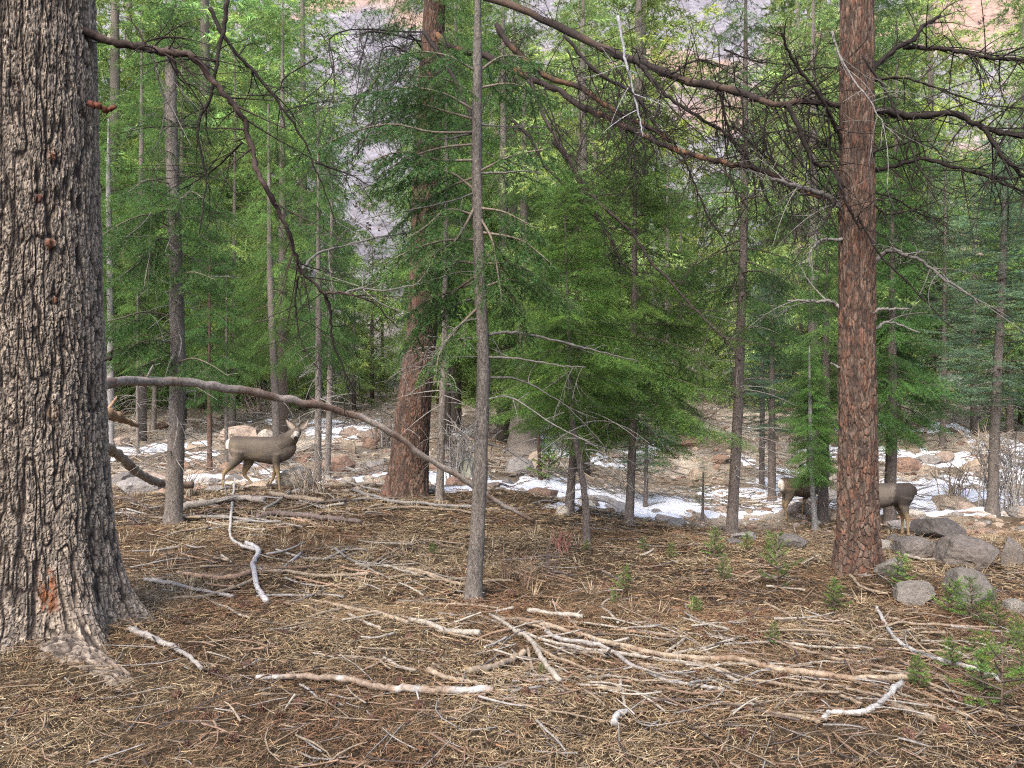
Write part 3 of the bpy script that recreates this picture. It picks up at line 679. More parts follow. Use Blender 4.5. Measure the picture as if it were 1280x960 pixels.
BR = (1.4, 1.3, 1.0); DK = (.72, .85, .7); MD = (1.1, 1.12, .95); YL = (2.9, 2.1, 2.0)
rA, oA, YA, _ = tree('fir_tree', 'slim grey-brown fir just right of the huge left trunk, crossed by the leaning log', [(216, 655), (220, 560), (222, 450), (220, 330), (215, 200), (213, 60)], (21, 13), 6.2, 'fir0', 3.3, (.55, .6), MD, GB, (.8, 3.4), 3)
for i, (pp) in enumerate([[(216, 285), (190, 275), (165, 290), (150, 322)], [(216, 300), (195, 300), (185, 330), (180, 360)], [(216, 420), (185, 400), (155, 405), (130, 420)], [(216, 445), (190, 430), (160, 432), (135, 440)], [(217, 350), (240, 340), (270, 350)], [(217, 250), (240, 240), (262, 255)], [(219, 460), (205, 450), (185, 455), (170, 462)], [(216, 275), (185, 268), (150, 280), (120, 300)], [(216, 310), (190, 318), (165, 335), (145, 350)], [(217, 395), (180, 390), (150, 398), (120, 405)], [(217, 430), (195, 425), (170, 430), (150, 445)], [(218, 455), (240, 448), (262, 455), (285, 470)], [(215, 230), (185, 225), (160, 240)]]):
    bough_part(rA, oA, pp, [YA, YA - .9], 700 + i, (.78, .9, .7), .66, .5)
rB, oB, YB, _ = tree('fir_tree', 'slender silvery-grey fir trunk in the centre foreground, nearest of the thin trees', [(591, 748), (597, 660), (601, 560), (604, 450), (599, 330), (596, 200), (597, 60)], (20, 11), 5.4, None, bark=rgb(.118, .104, .093), seed=5)
for i, (pp, tn) in enumerate([([(596, 165), (540, 165), (490, 155), (440, 165), (402, 182)], DK), ([(596, 150), (560, 140), (520, 130), (475, 138)], DK), ([(597, 200), (550, 200), (500, 190), (455, 205)], DK),
        ([(597, 240), (560, 215), (520, 225), (470, 240)], DK), ([(597, 270), (560, 262), (530, 285), (505, 300)], DK), ([(600, 330), (570, 328), (545, 345), (500, 352)], MD), ([(600, 290), (650, 300), (690, 330)], DK),
        ([(601, 360), (640, 350), (690, 365), (720, 380)], MD), ([(598, 215), (640, 195), (690, 185)], DK), ([(601, 340), (560, 370), (530, 400), (515, 440)], DK), ([(597, 120), (560, 100), (520, 95)], DK), ([(597, 110), (640, 105), (680, 120)], DK),
        ([(598, 250), (570, 300), (540, 320), (525, 360)], DK), ([(600, 310), (625, 340), (650, 400), (660, 440)], MD),
        ([(596, 180), (550, 185), (505, 200), (470, 222)], DK), ([(597, 220), (560, 235), (520, 262), (490, 290)], DK), ([(598, 300), (560, 300), (520, 310), (480, 330)], MD), ([(600, 350), (570, 362), (535, 375), (510, 392)], DK), ([(602, 380), (572, 410), (550, 440), (545, 470)], MD),
        ([(597, 140), (550, 115), (500, 110), (450, 120)], DK), ([(597, 90), (560, 70), (520, 65), (480, 75)], DK), ([(597, 90), (630, 70), (670, 75)], DK), ([(598, 260), (630, 265), (670, 285)], DK), ([(600, 330), (640, 330), (670, 345), (700, 372)], MD), ([(599, 270), (615, 300), (622, 340), (628, 380)], DK)]):
    bough_part(rB, oB, pp, [YB, YB + .25 * (1 if i % 2 else -1.2)], 720 + i, tn, .58, .45)
for i, (pp, r) in enumerate([([(604, 418), (640, 415), (700, 428), (740, 437), (800, 450)], .015), ([(606, 446), (650, 447), (700, 455), (732, 459)], .010), ([(605, 472), (640, 472), (680, 490), (712, 512), (760, 560)], .009), ([(605, 500), (640, 498), (690, 530), (740, 555)], .007),
        ([(599, 372), (575, 378), (545, 395), (520, 412)], .009), ([(603, 398), (580, 405), (560, 425), (550, 442)], .009), ([(603, 422), (570, 424), (535, 445), (500, 465), (480, 480)], .009), ([(604, 446), (565, 446), (530, 458), (500, 470)], .006),
        ([(598, 165), (560, 172), (500, 178), (430, 172)], .009), ([(598, 216), (640, 215), (675, 213)], .010), ([(597, 156), (640, 157), (690, 160)], .007), ([(604, 520), (580, 540), (570, 570)], .005), ([(602, 555), (630, 560), (660, 580)], .006), ([(598, 240), (560, 252), (520, 260), (460, 272)], .007)]):
    branch_part(rB, oB, pp, [YB, YB + .3 * (-1) ** i], r, .003, GREYWOOD * (.6 if i % 3 else .8), 760 + i, 3, twl=.25, name='dead_branch')

TREES = [
 ('fir_tree', 'thin fir stem right beside the rusty leaning pine, on its right', [(549, 628), (552, 540), (556, 400)], (10, 8), 6, 'fir1', 3.2, (.45, .55), MD, GB, (.6, 3.0), 7),
 ('fir_tree', 'grey fir stem rising directly behind the back of the standing deer', [(346, 578), (344, 500), (338, 350)], (10, 8), 8.5, 'fir2', 2.5, (.7, 1.05), BR, GB, (.6, 2), 8),
 ('fir_tree', 'left stem of the close pair of grey firs right of the standing deer', [(397, 604), (398, 500), (398, 380)], (9, 7), 7, 'fir3', 2.5, (.55, .8), MD, GB, (.6, 2.4), 9),
 ('fir_tree', 'right stem of the close pair of grey firs right of the standing deer', [(409, 600), (412, 500), (414, 380)], (8, 7), 7, 'fir0', 2.5, (.5, .8), DK, GB, (.6, 2.4), 10),
 ('fir_tree', 'broad-based grey tree half hidden by boughs beyond the lichened boulder', [(656, 572), (655, 520), (655, 420)], (46, 16), 10, 'fir1', 1.5, (1.2, 1.4), MD, GB * .75, (0, 0), 11),
 ('fir_tree', 'dark upright fir stem behind the thin curving one, stones at its foot', [(711, 642), (717, 560), (720, 480)], (11, 9), 5, 'fir2', 1.3, (.9, .62), BR, DB, (.5, 1.4), 12),
 ('fir_tree', 'thin curving brown stem in front of the dark upright fir', [(734, 680), (731, 620), (721, 560), (714, 500)], (9, 7), 3.6, 'fir3', 1.5, (.6, .42), (1.15, 1.15, .75), DB, (.5, 1.4), 13),
 ('fir_tree', 'straight dark-stemmed fir with drooping green skirts right of centre', [(786, 656), (791, 540), (793, 380)], (11, 8), 5.6, 'fir0', 1.15, (.95, .74), BR, DB, (.5, 1.3), 14),
 ('spruce_tree', 'thin-stemmed young spruce beside the snow, right of the straight fir', [(807, 636), (808, 540)], (6, 4), 3.3, 'spruce0', .8, (.7, .42), (1.0, 1.1, 1.0), DB, (.2, 1), 15),
 ('spruce_tree', 'spindly half-bare spruce sapling standing before the snow patch', [(878, 652), (879, 590)], (4, 2), 1.15, 'spruce1', .35, (.22, .13), (.8, .9, .85), DB, (0, 0), 16),
 ('fir_tree', 'dark straight fir stem left of the right-hand pine, ferny seedlings at its foot', [(914, 670), (922, 520), (928, 350), (931, 200)], (14, 9), 7.5, 'fir1', 2.6, (.7, .8), MD, DB, (.8, 2.6), 17),
 ('spruce_tree', 'blue-green dark spruce stem left of the half hidden deer', [(965, 627), (965, 500)], (10, 8), 5.2, 'spruce0', 1.5, (.85, .62), (.62, .75, .75), DB, (.6, 1.4), 18),
 ('spruce_tree', 'thin second dark stem touching the spruce left of the half hidden deer', [(952, 612), (953, 500)], (7, 6), 5, 'spruce1', 2.2, (.7, .5), (.62, .75, .75), DB, (.6, 1.6), 19),
 ('fir_tree', 'small bright green fir screening the middle deer, thin grey stem', [(1019, 662), (1014, 580), (1012, 480)], (7, 4), 3.3, 'fir2', .92, (.40, .39), (1.25, 1.35, 1.0), LG * .8, (0, 0), 20),
 ('fir_tree', 'stout dark stem right behind the small fir that screens the deer', [(1028, 654), (1030, 560), (1032, 480)], (13, 11), 5, 'fir3', 1.9, (.7, .62), MD, DB * .8, (.4, 1.4), 21),
 ('fir_tree', 'dark stem right of the right-hand pine, behind the rear of the deer', [(1112, 655), (1114, 560), (1115, 470)], (14, 12), 6, 'fir0', 1.7, (.82, .78), (.8, .95, .75), DB * .8, (.4, 1.4), 22),
 ('spruce_tree', 'grey-stemmed blue spruce at the right edge with tiered boughs', [(1240, 642), (1245, 500), (1250, 400), (1254, 320)], (13, 9), 6.6, 'spruce0', 2.2, (1.25, .85), (1.25, 1.3, 1.25), GB * .8, (1.0, 3), 23),
 ('fir_tree', 'reddish thin stem left of the standing deer, behind the litter', [(262, 594), (262, 530)], (7, 6), 5, 'fir1', 1.7, (.62, .75), DK, RB, (.4, 1.2), 24),
 ('fir_tree', 'very thin grey stem between the reddish stem and the rump of the deer', [(283, 592), (283, 500)], (5, 4), 4.6, 'fir2', 2.1, (.5, .55), MD, GB, (.2, 1.6), 25),
 ('fir_tree', 'pole-thin grey sapling in front of the left snow, near the huge trunk', [(172, 566), (172, 480)], (4, 4), 5, 'fir3', 2.3, (.6, .6), BR, GB, (.3, 2), 26),
 ('fir_tree', 'pale grey stem seen hard against the right side of the huge trunk', [(138, 560), (138, 400), (136, 250)], (9, 7), 9, 'fir0', 2.9, (.9, 1.0), BR, LG, (.6, 3), 27),
 ('fir_tree', 'short dark stem left of the bright sapling by the snow', [(676, 602), (673, 540)], (5, 4), 3.6, 'fir1', 1.5, (.5, .4), MD, RB * .7, (.3, 1.2), 28),
 ('fir_tree', 'stocky grey stem beyond the rusty creek boulders, centre right', [(832, 566), (833, 500)], (11, 9), 9, 'fir2', 1.8, (1.0, 1.2), BR, GB, (.5, 1.5), 29),
 ('fir_tree', 'far grey stem just left of the slim fir crossed by the log', [(192, 540), (196, 400)], (6, 5), 9, 'fir3', 3.0, (1.0, 1.1), YL, GB, (.6, 3), 30),
 ('spruce_tree', 'bluish spruce filling the gap behind the right edge stem', [(1178, 560), (1180, 470)], (8, 7), 9, 'spruce1', 1.1, (1.35, 1.3), (1.4, 1.4, 1.3), DB, (0, 0), 31),
 ('spruce_tree', 'dense blue-green spruce behind the bare bushes, far right', [(1262, 545), (1262, 470)], (9, 8), 10, 'spruce0', 1.0, (1.4, 1.5), (1.3, 1.35, 1.3), DB, (0, 0), 32),
 ('fir_tree', 'tall yellow-green fir beyond the creek behind the standing deer', [(290, 540), (292, 440)], (9, 7), 12, 'fir1', 2.0, (1.7, 1.7), YL, GB, (0, 0), 33),
]
for t in TREES:
    tree(t[0], t[1], t[2], t[3], t[4], t[5], t[6], t[7], t[8], t[9], t[10], t[11])
# leafy sapling with pale tips by the snow
def multi_stem():
    b = G(690, 590); root = tag(empty('dead_sapling', b), 'dark many-stemmed dead sapling curving up left of the stones', 'sapling')
    for i, pp in enumerate([[(690, 600), (700, 575), (708, 545), (712, 510)], [(692, 600), (690, 575), (686, 560)], [(688, 602), (705, 594), (718, 588)], [(691, 604), (692, 612), (693, 618)]]):
        branch_part(root, b, pp, [b[1]], .022 if i == 0 else .014, .006, DB * .7, 850 + i, 3, name='stem', twl=.25)
multi_stem()
print('trees', round(time.time() - T_START, 1))

# forest beyond the creek
def forest():
    rng = np.random.default_rng(5); placed = []
    def stand(n, y0, y1, kinds, hmin, hmax, label, grp, tints, minpx, wig=.16):
        cnt = 0; tries = 0
        while cnt < n and tries < n * 40:
            tries += 1
            Y = y0 + (y1 - y0) * rng.random() ** .8; az = rng.uniform(-.78, .78); px = 640 + az * 1000
            x = az * Y; z = H1(x, Y); h = rng.uniform(hmin, hmax)
            toppx = 480 - (z + h - CAM_H) / Y * 1000
            lim = 40
            if 395 < px < 535: lim = 285
            elif 815 < px < 965: lim = 235
            elif 1165 < px < 1270: lim = 190
            if toppx < lim - 30 and lim > 40:
                h = CAM_H + (480 - lim) / 1000 * Y - z + rng.uniform(-1, .5)
                if h < 2.0: continue
            if any((x - a) ** 2 + (Y - b) ** 2 < (minpx * Y / 25) ** 2 for a, b in placed): continue
            placed.append((x, Y)); cnt += 1
            kd = kinds[rng.integers(len(kinds))]; me, wd = CROWN[kd]
            t = tints[rng.integers(len(tints))]
            where = 'above the left log' if px < 260 else 'behind the standing deer' if px < 440 else 'behind the leaning pine' if px < 580 else 'behind the centre stems' if px < 760 else 'left of straight dark stem' if px < 920 else 'about the right-hand pine' if px < 1130 else 'at far right'
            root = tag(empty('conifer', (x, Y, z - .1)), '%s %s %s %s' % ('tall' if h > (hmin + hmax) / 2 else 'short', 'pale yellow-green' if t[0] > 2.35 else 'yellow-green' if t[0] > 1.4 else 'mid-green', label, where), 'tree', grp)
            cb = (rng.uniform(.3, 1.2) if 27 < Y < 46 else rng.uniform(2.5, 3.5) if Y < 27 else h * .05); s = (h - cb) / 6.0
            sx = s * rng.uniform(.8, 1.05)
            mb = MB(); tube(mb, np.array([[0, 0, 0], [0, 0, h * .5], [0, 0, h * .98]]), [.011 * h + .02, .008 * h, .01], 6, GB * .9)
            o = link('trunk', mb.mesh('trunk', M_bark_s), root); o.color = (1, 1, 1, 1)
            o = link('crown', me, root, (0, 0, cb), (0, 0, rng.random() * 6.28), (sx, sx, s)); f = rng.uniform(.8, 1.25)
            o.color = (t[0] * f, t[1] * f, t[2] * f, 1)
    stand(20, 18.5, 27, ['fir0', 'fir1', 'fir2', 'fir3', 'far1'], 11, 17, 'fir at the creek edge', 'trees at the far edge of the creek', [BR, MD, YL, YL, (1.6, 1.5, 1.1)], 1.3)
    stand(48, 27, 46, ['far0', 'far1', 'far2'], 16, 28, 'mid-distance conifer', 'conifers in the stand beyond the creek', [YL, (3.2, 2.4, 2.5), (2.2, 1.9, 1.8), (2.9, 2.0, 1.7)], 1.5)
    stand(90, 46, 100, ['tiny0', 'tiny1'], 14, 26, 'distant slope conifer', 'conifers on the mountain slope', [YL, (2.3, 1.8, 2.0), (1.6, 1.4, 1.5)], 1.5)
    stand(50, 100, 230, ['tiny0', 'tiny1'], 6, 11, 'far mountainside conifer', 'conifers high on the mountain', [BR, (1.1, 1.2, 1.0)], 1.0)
forest()
print('forest', round(time.time() - T_START, 1))

def scrub():
    rng = np.random.default_rng(66); mb = MB(); n = 5000
    Y = 60 + 230 * rng.random(n) ** .8; x = Y * rng.uniform(-.74, .74, n); z = H(x, Y); cl = fbm(x * .04, Y * .04, seed=71, oct=3)
    for i in range(n):
        if cl[i] < .42: continue
        r = rng.uniform(.4, 1.3); k = 16; d = unit(rng.normal(size=(k, 3)) * [1, 1, .8] + [0, 0, .5]); p = d * r * rng.uniform(.5, 1.0, (k, 1)); sd = unit(rng.normal(size=(k, 3))) * r * .22; u = unit(np.cross(sd, d)) * r * .4
        V = np.stack([p - sd, p + sd, p + u], 1).reshape(-1, 3) + [x[i], Y[i], z[i]]
        c = [rgb(.085, .08, .07), rgb(.075, .09, .05), rgb(.12, .10, .085), rgb(.10, .075, .06)][rng.integers(4)] * rng.uniform(.7, 1.3)
        mb.add(V, None, np.arange(k * 3).reshape(-1, 3), c)
    kind(link('mountain_scrub', mb.mesh('mountain_scrub', M_litter, False)), 'stuff')
scrub()

# ------------------------------------------------------------------ rocks
def rock_mesh(seed, flat=.6, ang=.35, sub=3):
    import bmesh
    bm = bmesh.new(); bmesh.ops.create_icosphere(bm, subdivisions=sub, radius=1.0)
    V = np.array([v.co[:] for v in bm.verts]); F = np.array([[v.index for v in f.verts] for f in bm.faces]); bm.free()
    rng = np.random.default_rng(seed)
    for q in range(16):                                             # chop with planes: broken faces and edges
        d = unit(rng.normal(size=3)); c = rng.uniform(.5, .9); t = V @ d
        V = np.where((t > c)[:, None], V - d * ((t - c) * .97)[:, None], V)
    n = fbm(V[:, 0] * 1.5 + seed, V[:, 1] * 1.5, V[:, 2] * 1.5, seed, 5); n3 = fbm(V[:, 0] * 7 + seed, V[:, 1] * 7, V[:, 2] * 7, seed + 9, 3)
    V = V * (1 + ang * (n - .5) + .09 * (n3 - .5))[:, None] * 1.12; V[:, 2] *= flat
    n2 = fbm(V[:, 0] * 3 + seed, V[:, 1] * 3, V[:, 2] * 3 + 5, seed + 4, 3)
    C = np.ones((len(V), 3)) * (.8 + .4 * n2)[:, None]
    return V, F, C
ROCKS = []
for s in range(8):
    V, F, C = rock_mesh(900 + s, .62 + .1 * (s % 3), .4, 4); b = MB(); b.add(V, None, F, C); ROCKS.append(b.mesh('rock', M_rock, False))
TAN, PINK, GREY, RUST, PALE, LICH, DARK = (.25, .20, .155), (.26, .205, .172), (.205, .19, .18), (.19, .125, .095), (.30, .27, .235), (.215, .22, .18), (.125, .112, .105)
def rock(px, py, w, hpx, col, label, var, group=None, name='boulder', cat='rock', rot=None, tilt=0):
    """centre of the foot of the rock in pixels, its width and height in pixels"""
    b = G(px, py); k = b[1] / FPX; hw = w * k / 2; hh = hpx * k
    o = link(name, ROCKS[var % 8], None, (b[0], b[1] + hw * .5, b[2] + hh * .28), (tilt, tilt * .5, rot if rot is not None else var * 1.3), (hw, hw * .9, hh * .95))
    o.color = (*col, 1); tag(o, label, cat, group); return o
for a in [
 (1187, 676, 70, 36, (.085, .075, .07), 'dark overhanging slab, upper of the two stacked boulders at right', 0, None, 'boulder', 'rock', .4, .12),
 (1217, 708, 92, 34, (.115, .1, .09), 'wide low grey boulder under the dark slab', 1, None, 'boulder', 'rock', .2, -.05),
 (1150, 697, 52, 24, (.125, .11, .1), 'flat grey stone left of the dark slab, a pale twig before it', 2),
 (1270, 708, 34, 46, (.12, .105, .095), 'grey rock cut by the right edge beside the wide low boulder', 3),
 (1216, 756, 56, 40, (.112, .102, .093), 'rounded grey boulder behind the fir seedlings at right', 4),
 (1148, 757, 58, 24, (.135, .122, .107), 'pale flat stone at the foot of the right-hand pine', 5),
 (1120, 725, 46, 30, (.13, .12, .11), 'grey block hard behind the right side of the pine base', 6),
 (992, 688, 46, 20, DARK, 'low dark stone left of the right-hand pine', 7),
 (1106, 690, 22, 22, PALE, 'small pale stone showing beside the pine, below the deer', 0),
 (1118, 678, 16, 10, DARK, 'small dark stone under the belly of the right deer', 1),
 (1272, 768, 26, 18, (.19, .175, .155), 'pale stone at the right edge behind the seedlings', 2),
 (584, 600, 40, 42, LICH, 'upright lichened grey-green boulder behind the slender grey trunk', 3),
 (646, 592, 44, 18, GREY, 'long low grey boulder right of the slender grey trunk', 4),
 (668, 590, 24, 24, TAN, 'tan squarish rock touching the long low grey boulder', 5),
 (372, 612, 58, 32, PALE, 'pale rounded boulder behind the forelegs of the standing deer', 6),
 (422, 594, 50, 26, RUST, 'rust-brown boulder right of the pair of grey stems', 7),
 (465, 592, 26, 22, GREY, 'grey stone by the snow left of the rusty leaning pine', 0),
 (462, 560, 20, 12, RUST, 'small orange-red stone on the snow left of the leaning pine', 1),
 (435, 566, 24, 16, TAN, 'tan stone at the edge of the snow beside the pair of stems', 2),
 (380, 578, 28, 14, RUST, 'rusty stone seen past the throat of the standing deer', 3),
 (702, 645, 20, 12, PALE, 'small pale stone at the foot of the dark upright fir', 4),
 (845, 660, 26, 10, GREY, 'flat grey stone on the needles between the two dark stems', 5),
 (935, 676, 40, 12, GREY, 'low grey stone behind the foot of the dark straight stem', 6),
 (920, 682, 26, 8, DARK, 'flat dark stone right in front of the dark straight stem', 7),
 (860, 560, 40, 22, RUST, 'rust-coloured boulder beyond the creek snow', 0),
 (1232, 592, 50, 18, TAN, 'long tan boulder in the snow left of the edge spruce', 1),
 (1136, 592, 38, 20, RUST, 'brown boulder in the creek right of the dark stem', 2),
 (1164, 598, 34, 22, TAN, 'tan boulder next to the brown one in the creek', 3),
 (1195, 640, 50, 18, TAN, 'flat tan stone at the near edge of the right snow', 4),
 (1040, 628, 26, 14, PALE, 'pale stone just left of the pine trunk, far side', 5),
 (150, 560, 32, 16, PINK, 'pinkish stone beside the broken log by the huge trunk', 6),
 (197, 538, 26, 12, RUST, 'flat red-brown rock above the left snow', 7),
 (240, 566, 26, 16, TAN, 'tan stone in the left snow right of the slim fir', 0),
 (330, 560, 30, 22, PALE, 'pale stone directly above the back of the standing deer', 1),
 (300, 552, 60, 20, PINK, 'long dusty pink boulder behind the rump of the deer', 2),
 (150, 604, 34, 18, DARK, 'dark hollow stump-like stone by the broken log', 3),
 (875, 600, 32, 12, TAN, 'flat tan rock surrounded by snow left of the dark straight stem', 4),
 (800, 580, 30, 12, GREY, 'grey rock in the snow behind the young spruce', 5),
 (735, 590, 34, 14, TAN, 'tan rock at the back edge of the central snow', 6),
]: rock(*a)
def creek_rocks():
    rng = np.random.default_rng(12); names = [('tan', TAN), ('pinkish', PINK), ('grey', GREY), ('rusty', RUST), ('pale', PALE)]
    n = 0
    while n < 210:
        Y = 12.8 + 12 * rng.random() ** 1.2; az = rng.uniform(-.52, .66); x = az * Y; z = H1(x, Y)
        px = 640 + az * 1000; py = 480 + (CAM_H - z) / Y * 1000
        r = .09 + .24 * rng.random() ** 2.0; nm, c = names[rng.integers(5)]
        region = 'left of the standing deer' if px < 290 else 'behind the standing deer' if px < 440 else 'around the rusty leaning pine' if px < 610 else 'in the centre beyond the stems' if px < 780 else 'behind the young spruce' if px < 960 else 'behind the right deer' if px < 1120 else 'in the right-hand snow'
        big = 'larger' if r > .17 else 'small'
        o = link('rock', ROCKS[rng.integers(8)], None, (x, Y, z + r * .12), (rng.normal() * .2, rng.normal() * .2, rng.random() * 6), (r * rng.uniform(.9, 1.4), r, r * rng.uniform(.7, 1.1)))
        f = rng.uniform(.75, 1.2); o.color = (c[0] * f, c[1] * f, c[2] * f, 1)
        tag(o, '%s %s creek rock %s' % (big, nm, region), 'rock', 'rocks along the creek bed'); n += 1
    # cobbles and rubble too many to count
    mb = MB(); base = [rock_mesh(950 + s, .65, .4, 1) for s in range(5)]
    for q in range(5800):
        Y = 12.6 + 22 * rng.random() ** 1.1; az = rng.uniform(-.72, .72); x = az * Y
        r = .03 + .10 * rng.random() ** 2; V, F, C = base[q % 5]; a = rng.random() * 6.28
        Rm = np.array([[math.cos(a), -math.sin(a), 0], [math.sin(a), math.cos(a), 0], [0, 0, 1]])
        c = np.array(names[rng.integers(5)][1]) * rng.uniform(.7, 1.3)
        mb.add((V * np.array([r * rng.uniform(.8, 1.6), r, r])) @ Rm.T + np.array([x, Y, 0]), None, F, c)
    Vv = np.concatenate(mb.V); cx = np.repeat(np.array([v.mean(0) for v in mb.V]), [len(v) for v in mb.V], 0)
    Vv[:, 2] += H(cx[:, 0], cx[:, 1]).astype(np.float32); mb.V = [Vv]
    o = kind(link('creek_cobbles', mb.mesh('creek_cobbles', M_rock, False)), 'stuff'); o.color = (1, 1, 1, 1)
creek_rocks()

# ------------------------------------------------------------------ fallen wood
def fallen(px, w, col, label, seed, forks=(), name='fallen_branch', cat='branch', group=None, lift=1.0, Ys=None, col2=None, mat=None, sides=8):
    rng = np.random.default_rng(seed)
    if Ys is None:
        pts = np.array([G(a, b) for a, b in px])
        pts = pts[:]; Y = pts[:, 1]
    else:
        Yi = np.interp(np.linspace(0, 1, len(px)), np.linspace(0, 1, len(Ys)), Ys); pts = np.array([P(a, b, y) for (a, b), y in zip(px, Yi)]); Y = pts[:, 1]
    w = np.broadcast_to(np.asarray(w, float), (2,)) if np.ndim(w) < 2 else w
    n = max(12, len(px) * 6); path = spline(pts, n); Yp = path[:, 1]
    rad = np.linspace(w[0], w[1], n) * Yp / FPX / 2 * (1.0 if Ys is None else 1.0)
    if Ys is None: path[:, 2] = np.maximum(path[:, 2], H(path[:, 0], path[:, 1])) + rad * lift + .014
    path[1:-1] += rng.normal(size=(n - 2, 3)) * (rad[1:-1, None] * .16)
    rad = rad * (1 + rng.normal(size=n) * .06)
    org = path[n // 2].copy(); org[2] = path[:, 2].min() - rad.max()
    mb = MB(); cc = np.tile(col, (n, 1)) * (.75 + .5 * fbm(np.arange(n) * .6 + seed, np.zeros(n), seed=seed))[:, None]
    if col2 is not None: cc = lerp(cc, np.tile(col2, (n, 1)), sst(fbm(np.arange(n) * .3 + seed, np.ones(n), seed=seed + 3), .48, .6)[:, None])
    tube(mb, path, rad, sides, cc, rough=.12, rng=rng)
    for q in range(rng.integers(0, 3)):                              # snapped twig stubs
        k = rng.integers(2, n - 2); d = unit(unit(path[k + 1] - path[k]) * .7 + rng.normal(size=3) * .6 + np.array([0, 0, .3])); l = rad[k] * rng.uniform(3, 8)
        tube(mb, np.array([path[k], path[k] + d * l * .5, path[k] + d * l]), [rad[k] * .35, rad[k] * .3, rad[k] * .18], 5, cc[k])
    for f in forks:
        fp = spline(np.array([G(a, b) for a, b in f[0]]) , 12); fr = np.linspace(f[1], f[1] * .5, 12) * fp[:, 1] / FPX / 2
        fp[:, 2] += fr * .6; tube(mb, fp, fr, 6, cc[0], rough=.1, rng=rng)
    me = rel(mb, org).mesh(name, mat or M_wood); o = link(name, me, None, org); return tag(o, label, cat, group)
BLEACH = rgb(.235, .212, .182); TANW = rgb(.195, .155, .115); GRW = rgb(.20, .186, .176); SILV = rgb(.265, .255, .245); BRW = rgb(.18, .12, .085); BLK = rgb(.07, .055, .05)
